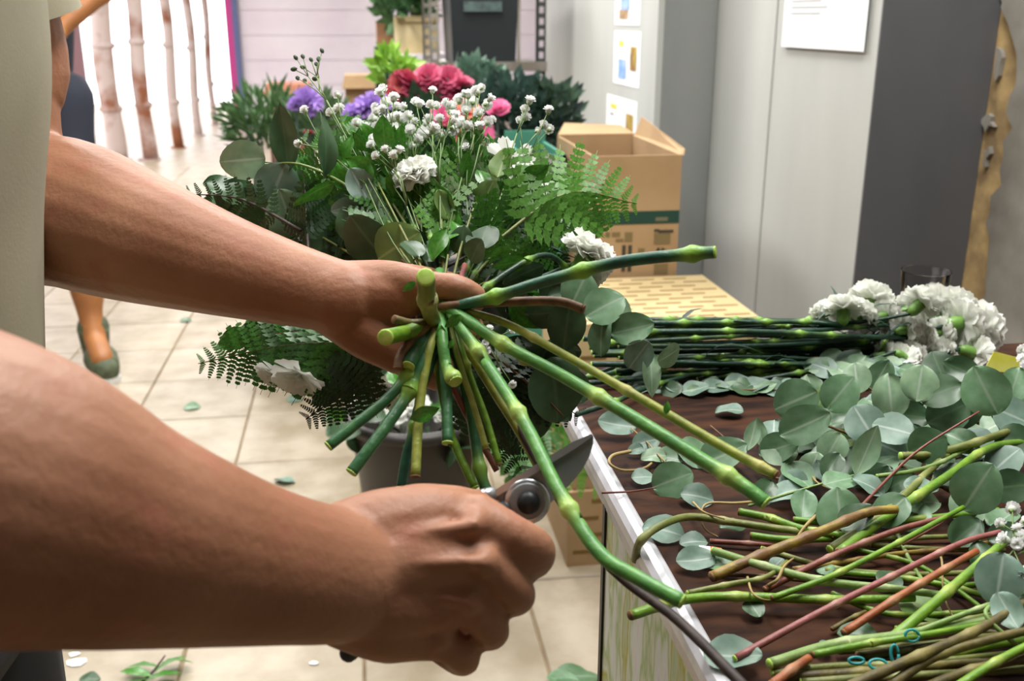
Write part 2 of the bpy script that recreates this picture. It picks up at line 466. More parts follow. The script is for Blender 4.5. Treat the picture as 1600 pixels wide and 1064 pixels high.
# grey and teal crate in front of the carton
ty = 2.5
p = ony(860, 230, ty); z_ = p[2]-.02
t = thing('teal_crate', (p[0], ty+.15, 0), 'grey rimmed crate with a teal inside standing by the carton', 'crate')
x0, x1 = ony(815, 230, ty)[0], min(ony(922, 230, ty)[0], xl-.008)
c = MB().box((x0, ty, 0), (x1, ty+.01, z_)).box((x0, ty+.3, 0), (x1, ty+.31, z_+.03)).box((x0, ty, 0), (x0+.01, ty+.3, z_)).box((x1-.01, ty, 0), (x1, ty+.3, z_)).box((x0, ty, 0), (x1, ty+.3, .01))
flatpart('crate_body', c, M['teal'], t)
e = MB(); sheet(e, [(x0, ty-.004, z_-.02), (x1, ty-.004, z_-.05), (x1, ty-.004, z_-.02), (x0, ty-.004, z_+.02)])
flatpart('crate_rim', e, M['greyplast'], t)

# ================================================================== papers on the right wall
def wall_card(name, px0, py0, px1, py1, x, label, group, pics, tilt=0.0, text_lines=0):
    a, b = onx(px0, py0, x), onx(px1, py1, x)
    ya, yb = a[1], b[1]
    ztop, zbot = a[2], b[2]
    t = thing(name, (x, (ya+yb)/2, zbot), label, 'paper' if not pics else 'card', group)
    xx = x-.002
    s = MB(); sheet(s, [(x-.0005, ya, zbot), (x-.0005-tilt, yb, zbot), (x-.0005, yb, ztop), (x-.0005, ya, ztop)], .0008)
    flatpart('sheet', s, M['paper'], t)
    def P(u, v): return (ya+(yb-ya)*u, ztop+(zbot-ztop)*v)
    for (u0, v0, u1, v1, m, nm) in pics:
        A, B = P(u0, v0), P(u1, v1)
        flatpart(nm, MB().box((xx-.0006, min(A[0], B[0]), min(A[1], B[1])), (xx, max(A[0], B[0]), max(A[1], B[1]))), m, t)
    return t, P, xx
M['inkpale'] = mat('pale_grey_ink', S(192, 196, 196), .7)
PB = mat('sky_blue_print', S(92, 148, 226), .6, S(170, 190, 232), 30, coord='world')
PC = mat('sand_print', S(196, 158, 120), .6, S(120, 96, 60), 40, coord='world')
PO = mat('brown_gold_print', S(120, 84, 44), .6, S(196, 168, 40), 25, coord='world')
PY = mat('yellow_print', S(232, 208, 70), .6)
wall_card('picture_card', 964, -60, 1000, 40, X1, 'white card with a blue sky picture, topmost of the wall cards', 'white cards on the wall', [(.25, .45, .6, .76, PB, 'picture'), (.2, .76, .55, .9, PC, 'picture'), (.75, .3, .9, .55, PO, 'picture')])
wall_card('picture_card', 961, 48, 999, 139, X1, 'white card with a pale blue and a brown picture, middle of the wall cards', 'white cards on the wall', [(.2, .52, .5, .88, PB, 'picture'), (.65, .27, .88, .7, PO, 'picture'), (.2, .18, .38, .28, PY, 'emblem')])
wall_card('picture_card', 949, 146, 994, 222, X1, 'white card with one brown picture, lowest of the wall cards above the carton', 'white cards on the wall', [(.68, .36, .9, .9, PO, 'picture'), (.15, .22, .36, .34, PY, 'emblem'), (.14, .48, .26, .53, M['inkgrey'], 'emblem')])
pp = [(.1, .45+.05*i, .48 if i % 2 else .56, .462+.05*i, M['inkpale'], 'text_line') for i in range(6)]
wall_card('notice_sheet', 1236, -110, 1350, 81, X2-.007, 'white notice sheet with grey lines of print on the grey wall', None, pp)

# ================================================================== storage rack at the back
ry = 4.0
def at(px, py, y=ry): return ony(px, py, y)
t = thing('storage_rack', (at(760, 100)[0], ry, 0), 'steel storage rack with perforated angle posts holding crates', 'rack')
for px, m in ((679, M['steel']), (846, M['rackdark'])):
    for dy in ((0, .42) if px < 700 else (0,)):
        x = at(px, 60)[0]; hw = .018
        pm = MB().box((x-hw, ry+dy, 0), (x-hw+.009, ry+dy+.003, 2.2)).box((x+hw-.009, ry+dy, 0), (x+hw, ry+dy+.003, 2.2)).box((x-hw, ry+dy, 0), (x-hw+.003, ry+dy+.03, 2.2))
        z = 0.0
        while z < 2.2:
            pm.box((x-hw+.009, ry+dy, z), (x+hw-.009, ry+dy+.003, z+.018)); z += .042
        flatpart('post', pm, m, t)
xl_, xr_ = at(679, 60)[0], at(846, 60)[0]
zs_ = at(760, 99)[2]
flatpart('shelf', MB().box((xl_-.02, ry-.01, zs_-.02), (xr_+.02, ry+.46, zs_)).box((xl_-.02, ry-.02, zs_-.03), (xr_+.02, ry-.01, zs_+.006)), M['steel'], t)
flatpart('shelf', MB().box((xl_-.02, ry-.01, 1.7), (xr_+.02, ry+.46, 1.72)), M['steel'], t)
# black crate on the shelf
a0, a1 = at(704, 90)[0], at(812, 90)[0]
t = thing('black_crate', ((a0+a1)/2, ry+.2, zs_), 'black plastic crate with a faded green label on the rack shelf', 'crate')
cr = MB()
P = [[(a0+.012, ry+.03, zs_), (a1-.012, ry+.03, zs_), (a1-.012, ry+.38, zs_), (a0+.012, ry+.38, zs_)], [(a0, ry+.015, zs_+.34), (a1, ry+.015, zs_+.34), (a1, ry+.4, zs_+.34), (a0, ry+.4, zs_+.34)]]
cr.grid(P, closed=True); cr.f.append((0, 1, 2, 3))
flatpart('crate_body', cr, M['black'], t)
flatpart('crate_rim', MB().box((a0-.01, ry+.0, zs_+.33), (a1+.01, ry+.03, zs_+.35)).box((a0-.01, ry+.03, zs_+.33), (a0+.012, ry+.4, zs_+.35)).box((a1-.012, ry+.03, zs_+.33), (a1+.01, ry+.4, zs_+.35)), M['black'], t)
flatpart('crate_rib', MB().box((a1-.004, ry+.02, zs_), (a1+.006, ry+.04, zs_+.32)), M['steel'], t)
lp0, lp1 = at(724, 18, ry+.015), at(784, 2, ry+.015)
flatpart('label_plate', MB().box((lp0[0], ry+.008, lp0[2]), (lp1[0], ry+.018, lp1[2])), mat('faded_green_label', S(70, 88, 84), .6, S(48, 60, 60), 40, coord='world'), t)
# cream crate with foliage and small boxes left of the rack
yb_ = 4.55
b0, b1 = ony(620, 60, yb_)[0], ony(676, 60, yb_)[0]; zb_ = ony(640, 84, yb_)[2]; zt2 = ony(640, 26, yb_)[2]
t = thing('pedestal', ((b0+b1)/2, yb_+.15, 0), 'pinkish pedestal stand under the cream planter', 'stand')
flatpart('stand_top', MB().box((b0-.03, yb_-.02, zb_-.03), (b1+.06, yb_+.32, zb_)), M['shutter'], t)
flatpart('stand_body', MB().box((b0, yb_, 0), (b1+.03, yb_+.3, zb_-.03)), M['shutter'], t)
t = thing('cream_planter', ((b0+b1)/2, yb_+.15, zb_), 'square cream planter holding leafy foliage beside the rack', 'planter')
cm = mat('cream_plastic', S(214, 198, 158), .5, S(188, 166, 116), 6, coord='world')
flatpart('planter_body', MB().box((b0-.01, yb_, zb_), (b1+.02, yb_+.22, zt2)), cm, t)
flatpart('planter_rim', MB().box((b0+.0, yb_-.012, zt2-.02), (b1+.03, yb_+.23, zt2+.004)), cm, t)
flatpart('planter_foot', MB().box((b0-.02, yb_-.012, zb_), (b1+.03, yb_+.23, zb_+.02)), cm, t)
def small_box(px0, py0, px1, py1, y, label, m, name='cardboard_box', flaps=True, z0=0.0, dp=.25):
    p0, p1 = ony(px0, py0, y), ony(px1, py1, y)
    t = thing(name, ((p0[0]+p1[0])/2, y+.12, z0), label, 'box')
    flatpart('carton', MB().box((p0[0], y, z0), (p1[0], y+dp, p0[2])), m, t)
    if flaps:
        f = MB(); sheet(f, [(p0[0], y, p0[2]), (p1[0], y, p0[2]), (p1[0]+.015, y-.05, p0[2]-.06), (p0[0]-.015, y-.05, p0[2]-.06)])
        flatpart('flap', f, m, t)
    return t
small_box(415, 132, 484, 170, 5.2, 'low reddish brown cardboard box against the pale back wall', mat('reddish_cardboard', S(176, 116, 88), .8, S(150, 84, 70), 8, coord='world'))
small_box(538, 118, 628, 170, 5.25, 'tan cardboard box with raised flap behind the flowers', M['card'])
small_box(588, 35, 622, 76, 4.71, 'brown box with dark base left of the cream planter', mat('brown_box', S(166, 122, 92), .7), flaps=False, dp=.18, z0=ony(600, 74, 4.7)[2])
small_box(585, 74, 628, 102, 4.7, 'dark charcoal box under the brown box', M['black'], flaps=False, dp=.2)
# ================================================================== plant parts
M['euc'] = mat('eucalyptus_leaf', S(84, 120, 82), 0.42, S(114, 146, 114), 2.5, trans=0.12, uvvein=S(150, 168, 146), rand=0.22)
M['eucpale'] = mat('pale_eucalyptus_leaf', S(138, 164, 130), 0.45, S(110, 142, 110), 2.5, trans=0.1, uvvein=S(170, 184, 166), rand=0.12)
M['eucgrey'] = mat('blue_grey_leaf_back', S(126, 150, 134), 0.5, S(100, 130, 114), 2.5, trans=0.1, uvvein=S(172, 186, 176), rand=0.12)
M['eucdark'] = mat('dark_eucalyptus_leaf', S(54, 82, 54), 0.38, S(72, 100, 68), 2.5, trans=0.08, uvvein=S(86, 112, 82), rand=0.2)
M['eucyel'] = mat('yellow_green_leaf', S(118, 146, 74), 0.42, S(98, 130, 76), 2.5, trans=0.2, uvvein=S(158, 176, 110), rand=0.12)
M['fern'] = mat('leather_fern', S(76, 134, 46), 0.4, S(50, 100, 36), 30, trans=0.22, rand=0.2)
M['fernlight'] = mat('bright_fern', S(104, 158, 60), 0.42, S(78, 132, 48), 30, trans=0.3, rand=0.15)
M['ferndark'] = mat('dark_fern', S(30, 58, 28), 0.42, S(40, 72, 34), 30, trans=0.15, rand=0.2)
M['fernback'] = mat('pale_fern_back', S(110, 134, 84), 0.5, S(88, 116, 66), 30, trans=0.3, rand=0.15)
M['ruscus'] = mat('glossy_green_leaf', S(78, 140, 44), 0.3, S(54, 112, 38), 12, trans=0.18, uvvein=S(96, 140, 66), rand=0.25)
M['stemg'] = mat('carnation_stem', S(58, 112, 62), 0.42, S(40, 92, 62), 90, 0.25, 160, tint=S(140, 184, 70))
M['stemteal'] = mat('teal_carnation_stem', S(36, 92, 66), 0.42, S(28, 74, 58), 90, 0.25, 160, tint=S(136, 186, 62))
M['stemdk'] = mat('dark_carnation_stem', S(24, 62, 42), 0.45, S(18, 46, 34), 90, 0.25, 160, tint=S(128, 172, 66), rand=0.3)
M['stemlight'] = mat('light_green_stem', S(96, 156, 74), 0.42, S(76, 136, 70), 90, 0.25, 160, tint=S(172, 204, 104))
M['stemyel'] = mat('yellow_green_stem', S(150, 158, 62), 0.5, S(122, 134, 54), 90, 0.25, 160, tint=S(180, 176, 100))
M['stemolive'] = mat('olive_stem', S(96, 108, 46), 0.5, S(120, 124, 62), 90, 0.25, 160, tint=S(158, 160, 100))
M['stembright'] = mat('bright_green_stem', S(112, 152, 36), 0.42, S(88, 130, 34), 90, 0.25, 160, tint=S(160, 180, 84))
M['stembrown'] = mat('brown_stem', S(116, 84, 52), 0.6, S(88, 62, 40), 90, 0.25, 160, tint=S(160, 130, 90))
M['stemdarkbrown'] = mat('dark_brown_twig', S(62, 48, 42), 0.6, S(46, 36, 34), 90, 0.25, 160, tint=S(90, 72, 58))
M['stemred'] = mat('red_brown_stem', S(134, 70, 62), 0.5, S(112, 62, 48), 90, 0.25, 160, tint=S(158, 116, 100))
M['stempink'] = mat('pinkish_red_stem', S(150, 86, 84), 0.5, S(128, 72, 64), 90, 0.25, 160, tint=S(176, 130, 118))
M['stemorange'] = mat('orange_brown_stem', S(160, 88, 46), 0.5, S(134, 70, 38), 90, 0.25, 160, tint=S(176, 128, 92))
M['stemolivebr'] = mat('olive_brown_stem', S(104, 94, 42), 0.55, S(76, 66, 32), 90, 0.25, 160, tint=S(140, 130, 74))
M['stemyb'] = mat('yellow_brown_stem', S(156, 134, 52), 0.5, S(118, 90, 44), 90, 0.25, 160, tint=S(120, 84, 48))
M['stempale'] = mat('pale_green_stem', S(134, 160, 92), 0.5, S(112, 142, 70), 90, 0.25, 160, tint=S(170, 184, 130))
M['tan'] = mat('dry_tan_tendril', S(172, 150, 96), 0.6, S(140, 116, 70), 25, tint=S(180, 160, 110))
M['cut'] = mat('fresh_cut_end', S(156, 196, 70), 0.5, S(186, 216, 110), 150)
M['cutbrown'] = mat('woody_cut_end', S(150, 112, 70), 0.7, S(100, 70, 44), 150)
M['petal'] = mat('white_petal', S(250, 250, 247), 0.55, S(244, 246, 236), 18, trans=0.3)
M['floret'] = mat('white_floret', S(250, 250, 250), 0.55, trans=0.25, tint=S(150, 178, 110))
M['calyx'] = mat('green_calyx', S(112, 154, 66), 0.45, S(92, 136, 56), 30, tint=S(150, 182, 96))
M['twigfine'] = mat('fine_green_twig', S(92, 122, 66), 0.5, S(110, 132, 76), 30)

def leaf_mesh(name, m, w=0.86, fold=0.12, curl=0.12, tipp=1.0, wave=0.0, seed=0, nl=11, nw=7):
    """round or oval leaf lying along +y, length one"""
    r = np.random.default_rng(seed); P = []
    ph = r.uniform(0, 6)
    for i in range(nl):
        v = (1-math.cos(PI*i/(nl-1)))/2
        hw = w*0.5*(max(0.0, math.sin(PI*min(1, v**0.9))))**(0.52*tipp**2) if 0 < i < nl-1 else 0.012
        row = []
        for j in range(nw):
            u = j/(nw-1)*2-1
            z = fold*abs(u)*hw*1.2 - curl*(v-0.3)**2*1.2 + wave*math.sin(v*7+ph+u*2)*abs(u)*0.12
            row.append((u*hw, v, z))
        P.append(row)
    return MB().grid(P, uv=True).mesh(name, m)
LEAF = {}
for key, mm in (('euc', 'euc'), ('pale', 'eucpale'), ('grey', 'eucgrey'), ('dark', 'eucdark'), ('yel', 'eucyel')):
    LEAF[key] = [leaf_mesh('leaf', M[mm], w, fo, cu, 1.0, wv, 11*k+3) for k, (w, fo, cu, wv) in enumerate([(.9, .12, .15, .3), (.8, .2, .25, .5), (.98, .06, .1, .3), (.74, .25, -.18, .4)])]
LEAF['narrow'] = [leaf_mesh('leaf', M['eucpale'], w, .25, cu, 1.25, .4, 5*k) for k, (w, cu) in enumerate([(.42, .3), (.5, -.2)])]
LEAF['upright'] = [leaf_mesh('leaf', M['eucdark'], w, .3, cu, 1.2, .4, 3*k) for k, (w, cu) in enumerate([(.34, .3), (.42, -.2)])]
LEAF['ruscus'] = [leaf_mesh('leaf', M['ruscus'], w, .2, cu, 1.35, .4, 7*k+1) for k, (w, cu) in enumerate([(.5, .3), (.42, -.2), (.58, .2)])]
LEAF['small'] = [leaf_mesh('leaf', M['ruscus'], .4, .2, .3, 1.3, 0, 2, 5, 3)]
LEAF['grass'] = [leaf_mesh('leaf', M['stemdk'], .10, .3, 1.0, 1.3, 0, 2, 8, 3)]

def pinna_mesh(m, n=7, w=0.32, seed=0, teeth=True):
    """one side branch of a fern frond, along +y, length one; toothed leaflets"""
    r = np.random.default_rng(seed); mb = MB()
    mb.add([(-.012, 0, 0), (.012, 0, 0), (.004, 1, -.06), (-.004, 1, -.06)], [(0, 1, 2, 3)])
    for i in range(n):
        v = 0.05+0.9*i/n; L = w*0.55*(1-v)**0.75+0.03; h = 0.9/n*0.66
        for sd in (-1, 1):
            z = -.06*v*v
            base = np.array([0, v, z]); ax = np.array([sd*0.86, 0.5, r.uniform(-.12, .12)]); ax /= np.linalg.norm(ax)
            pr = np.array([-ax[1]*sd, ax[0]*sd, 0.0])
            pts = [base-pr*h*.3, base+ax*L*.35-pr*h*.72, base+ax*L*.42-pr*h*.45, base+ax*L*.7-pr*h*.5, base+ax*L*.74-pr*h*.28, base+ax*L, base+ax*L*.72+pr*h*.32, base+ax*L*.6+pr*h*.6, base+ax*L*.4+pr*h*.42, base+ax*L*.3+pr*h*.74, base+pr*h*.3]
            mb.add(pts, [tuple(range(11)) if sd > 0 else tuple(range(11))[::-1]])
    return mb.mesh('pinna', m, False)
PINNA = {k: [pinna_mesh(M[k], 7, w, s) for s, w in enumerate((.36, .44))] for k in ('fern', 'fernlight', 'ferndark', 'fernback')}

def frond(base, tip, nrm, label, kind='fern', width=0.5, sag=(0, 0, 0), pairs=11, group='fern fronds in the bouquet', t0=0.22, name='fern_frond'):
    base, tip = np.asarray(base), np.asarray(tip)
    mid = (base+tip)/2+np.asarray(sag)
    Q = crv([base, mid, tip], 8); L = np.linalg.norm(tip-base)
    t = thing(name, base, label, 'fern', group)
    part('rachis', MB().tube(Q, np.linspace(.0016, .0004, len(Q)), 5), M['stemolive' if kind != 'ferndark' else 'stemdarkbrown'], t)
    n = unit(nrm)
    for i in range(pairs):
        f = t0+(0.97-t0)*i/(pairs-1)
        k = f*(len(Q)-1); a = int(min(k, len(Q)-2)); p = Q[a]+(Q[a+1]-Q[a])*(k-a)
        T = unit(Q[a+1]-Q[a]); side = unit(np.cross(T, n))
        pl = L*width*(1-(f-t0)/(1-t0))**0.75*0.8+0.008
        for sd in (-1, 1):
            d = unit(side*sd*0.85+T*0.55+n*rng.uniform(-.25, .1))
            me = PINNA[kind][int(rng.integers(2))]
            put('pinna', me, t, Mw=frame(p, d, n+rv(.15), pl, 1.0))
    return t

def node_tube(pts, r, n=8, nodes=(), seg=8, bulge=1.55, taper=1.0, jag=0.0):
    """smooth stem with swollen, lighter nodes at given places along its length (0..1)"""
    Q = crv(pts, n)
    s = np.r_[0, np.cumsum(np.linalg.norm(np.diff(Q, axis=0), axis=1))]; tot = s[-1]; s = s/tot
    wn = max(r*1.05/tot, 1e-4)
    extra = [q for nd in nodes for q in (nd-2.4*wn, nd-wn, nd-.3*wn, nd, nd+.4*wn, nd+1.1*wn, nd+2.6*wn) if 0 < q < 1]
    ss = np.unique(np.r_[s, extra])
    P = np.stack([np.interp(ss, s, Q[:, i]) for i in range(3)], 1)
    rad = r*(1+(taper-1)*ss); tt = np.zeros(len(ss))
    for nd in nodes:
        g = np.exp(-((ss-nd)/(wn*1.1))**2); rad = rad*(1+(bulge-1)*g); tt = np.maximum(tt, np.exp(-((ss-nd)/(wn*2.0))**2)*0.9)
    return MB().tube(P, rad, seg, tt), P, rad

def petal(mb, c, ax, out, L, wd, ruff, seed, nv=4, nu=7):
    """ruffled fan petal with a toothed edge: from c along ax, leaning towards out"""
    r = np.random.default_rng(seed); sd = np.cross(ax, out); sd /= np.linalg.norm(sd)+1e-9
    n = np.cross(sd, ax); P = []
    ph = r.uniform(0, 6)
    for i in range(nv):
        v = i/(nv-1); row = []
        for j in range(nu):
            u = j/(nu-1)*2-1
            hw = wd*(0.15+0.85*v**0.8)
            e = (1+0.045*((j % 2)*2-1)*(v > .99)-0.10*u*u*v)
            row.append(c+ax*L*v*e+sd*u*hw+n*(ruff*v*v*math.sin(u*4.2+ph)+out.dot(n)*0.25*L*v*v))
        P.append(row)
    mb.grid(P)

def bloom_mesh(name, m, rings=((4, .22, .62), (7, .5, .82), (9, .85, .95), (10, 1.2, 1.02), (10, 1.55, 1.04), (7, 1.8, .95)), seed=0, ruff=.13, wd=.52):
    """many-petalled bloom opening along +z, radius about one"""
    r = np.random.default_rng(seed); mb = MB(); k = 0
    for n, an, L in rings:
        for i in range(n):
            az = 2*PI*(i+r.uniform(-.25, .25))/n+an*3; a = an*r.uniform(.85, 1.15)
            out = np.array([math.cos(az), math.sin(az), 0]); ax = out*math.sin(a)+np.array([0, 0, 1])*math.cos(a)
            petal(mb, np.array([0, 0, -.35]), ax, out, L*r.uniform(.9, 1.1), wd*L, ruff, seed*100+k); k += 1
    return mb.mesh(name, m)
BLOOM = [bloom_mesh('bloom', M['petal'], seed=s) for s in (1, 2, 3)]
def calyx_mesh():
    mb = MB().lathe((0, 0, 0), [(.001, -1.25), (.17, -1.22), (.30, -1.0), (.34, -.6), (.30, -.25)], 12)
    for i in range(5):
        a = 2*PI*i/5; mb.add([(.3*math.cos(a-.5), .3*math.sin(a-.5), -.3), (.3*math.cos(a+.5), .3*math.sin(a+.5), -.3), (.42*math.cos(a), .42*math.sin(a), .02)], [(0, 1, 2)])
    return mb.mesh('calyx', M['calyx'])
CALYX = calyx_mesh()
def orient(pos, ax, s, roll=0.0):
    z = unit(ax); x = unit(np.cross([.31, .7, .64], z)); y = np.cross(z, x)
    c, sn = math.cos(roll), math.sin(roll); x, y = c*x+sn*y, -sn*x+c*y
    m = Matrix.Identity(4)
    for i in range(3): m[i][0], m[i][1], m[i][2], m[i][3] = x[i]*s, y[i]*s, z[i]*s, pos[i]
    return m
def head(t, pos, ax, s, mesh=None, calyx=True):
    put('bloom', mesh or BLOOM[int(rng.integers(3))], t, Mw=orient(pos, ax, s, rng.uniform(0, 6)))
    if calyx: put('calyx', CALYX, t, Mw=orient(pos, ax, s, 0))

def floret_mesh():
    r = np.random.default_rng(5); mb = MB()
    mb.ball((0, 0, -.15), (.5, .5, .55), 8, 5, 0.35)
    for k in range(16):
        a = 2.4*k; e = 0.25+1.25*k/16
        out = np.array([math.cos(a), math.sin(a), 0.0]); ax = out*math.sin(e)+np.array([0, 0, 1])*math.cos(e)
        petal(mb, np.array([0, 0, -.1]), ax, out, .95, .34, .08, k, 3, 4)
    mb.lathe((0, 0, -.35), [(.02, -.5), (.3, -.3), (.34, .05)], 7)
    mb.t[-21:] = [1.0]*21
    return mb.mesh('floret', M['floret'])
FLORET = floret_mesh()
BUD = MB().ball((0, 0, 0), (.7, .7, 1), 8, 6).lathe((0, 0, -.7), [(.1, -.4), (.5, 0), (.3, .3)], 8).mesh('floret', mat('dark_green_bud', S(70, 88, 66), .6))
def gyp(base, tips, label, group='baby breath sprigs', rad=0.0035, name='baby_breath_sprig', stem_r=.0009, fl=None, ff=.62, fmesh=None):
    """branching sprig: each tip (x,y,z) carries a floret on a twig joined to a common stem"""
    base = np.asarray(base); tips = [np.asarray(p) for p in tips]
    cen = np.mean(tips, axis=0); fork = base+(cen-base)*ff
    t = thing(name, base, label, 'flower', group)
    part('main_stem', MB().tube(crv([base, (base+fork)/2+rv(.004), fork], 4), stem_r*.7, 5), M['twigfine'], t)
    mb = MB()
    # cluster tips in threes
    left = list(range(len(tips)))
    while left:
        i = left[0]; ds = sorted(left, key=lambda j: np.linalg.norm(tips[j]-tips[i]))[:3]
        c = np.mean([tips[j] for j in ds], axis=0); f2 = fork+(c-fork)*0.62+rv(.002)
        mb.tube([fork, (fork+f2)/2+rv(.003), f2], stem_r*.7, 4)
        for j in ds:
            mb.tube([f2, tips[j]], stem_r*.5, 4)
            left.remove(j)
            put('floret', fmesh or FLORET, t, Mw=orient(tips[j], unit(tips[j]-f2)+rv(.3), rad*rng.uniform(.8, 1.15) if fl is None else fl))
    part('stem', mb, M['twigfine'], t)
    return t
def euc_branch(pts, r, leaves, label, group, m='stemred', name='eucalyptus_branch', seg=6):
    """leaves: (place of the leaf foot, direction, normal, length, kind)"""
    Q = crv(pts, 6)
    t = thing(name, Q[0], label, 'eucalyptus', group)
    part('stem', MB().tube(Q, np.linspace(r, r*.5, len(Q)), seg), M[m], t)
    for p, d, n, L, k in leaves:
        me = LEAF[k][int(rng.integers(len(LEAF[k])))]
        put('leaf', me, t, Mw=frame(p, d, n, L))
    return t
def toward(p): return unit(CP-np.asarray(p))
def scr(deg): a = math.radians(deg); return rt*math.cos(a)+upv*math.sin(a)
# ================================================================== table
ZT = 0.75
TX0, TX1, TY0, TY1 = 0.20, X3-.02, -0.2, 1.065
M['wood'] = mat('dark_worn_wood', S(72, 44, 28), 0.8, S(34, 21, 16), 7, 0.15, 50, coord='world', detail=8, spec=0.15)
# long stretched grain: scratches
nt = M['wood'].node_tree
_mp = nt.nodes.new('ShaderNodeMapping'); _mp.inputs['Scale'].default_value = (2.2, 9, 1); _mp.inputs['Rotation'].default_value = (0, 0, .35)
for l in list(nt.links):
    if l.from_socket.name == 'Position' and l.to_node.type == 'TEX_NOISE' and l.to_node.inputs['Scale'].default_value == 7:
        nt.links.new(l.from_socket, _mp.inputs[0]); nt.links.new(_mp.outputs[0], l.to_node.inputs['Vector'])
M['edge'] = mat('worn_white_metal', S(200, 200, 204), 0.35, S(150, 150, 156), 30, metal=0.25, coord='world', detail=6, stops=(.5, .75))
M['darkframe'] = mat('dark_frame', S(36, 34, 30), 0.5)
def cloth_mat():
    m = bpy.data.materials.new('floral_panel'); m.use_nodes = True
    nt = m.node_tree; N, L = nt.nodes, nt.links; b = N['Principled BSDF']; b.inputs['Roughness'].default_value = .6
    g = N.new('ShaderNodeNewGeometry'); mp = N.new('ShaderNodeMapping'); mp.inputs['Scale'].default_value = (1, 22, 6)
    L.new(g.outputs['Position'], mp.inputs[0])
    n1 = N.new('ShaderNodeTexNoise'); n1.inputs['Scale'].default_value = 1.3; n1.inputs['Detail'].default_value = 4
    L.new(mp.outputs[0], n1.inputs[0])
    r = N.new('ShaderNodeValToRGB'); e = r.color_ramp.elements
    e[0].position = .28; e[0].color = S(206, 130, 172)
    e[1].position = .36; e[1].color = S(240, 242, 236)
    for p, c in ((.43, S(232, 238, 222)), (.48, S(180, 206, 136)), (.54, S(236, 238, 220)), (.58, S(190, 192, 62)), (.63, S(210, 218, 176)), (.70, S(176, 208, 150)), (.75, S(222, 160, 190))):
        x = e.new(p); x.color = c
    L.new(n1.outputs[0], r.inputs[0]); L.new(r.outputs[0], b.inputs['Base Color'])
    return m
tb = thing('work_table', (TX0, TY1, 0), 'dark wooden work table with a white metal edge under the stems', 'table')
flatpart('tabletop', MB().box((TX0+.006, TY0, ZT-.03), (TX1, TY1, ZT)), M['wood'], tb)
ed = MB()
prof = [(TX0-.004, ZT-.026), (TX0-.0065, ZT-.012), (TX0-.006, ZT-.004), (TX0-.003, ZT+.001), (TX0+.002, ZT+.0025), (TX0+.006, ZT+.0015), (TX0+.0075, ZT+.0003), (TX0+.0075, ZT-.026)]
ed.grid([[(x, y, z) for x, z in prof] for y in (TY0, TY1+.004)], closed=True); k = len(prof)
ed.f.append(tuple(range(k))); ed.f.append(tuple(range(k, 2*k))[::-1])
flatpart('metal_edge', ed, M['edge'], tb)
py_ = onx(952, 850, TX0)[1]
flatpart('floral_panel', MB().box((TX0-.003, TY0, 0.02), (TX0+.001, py_, ZT-.024)), cloth_mat(), tb)
flatpart('dark_frame_strip', MB().box((TX0-.005, py_, 0.0), (TX0+.004, py_+.008, ZT-.024)), M['darkframe'], tb)
for x, y in ((TX0+.42, TY1-.25), (TX1-.05, TY1-.05), (TX1-.05, TY0+.05), (TX0+.05, TY0+.05)):
    flatpart('leg', MB().box((x-.02, y-.02, 0), (x+.02, y+.02, ZT-.03)), M['darkframe'], tb)

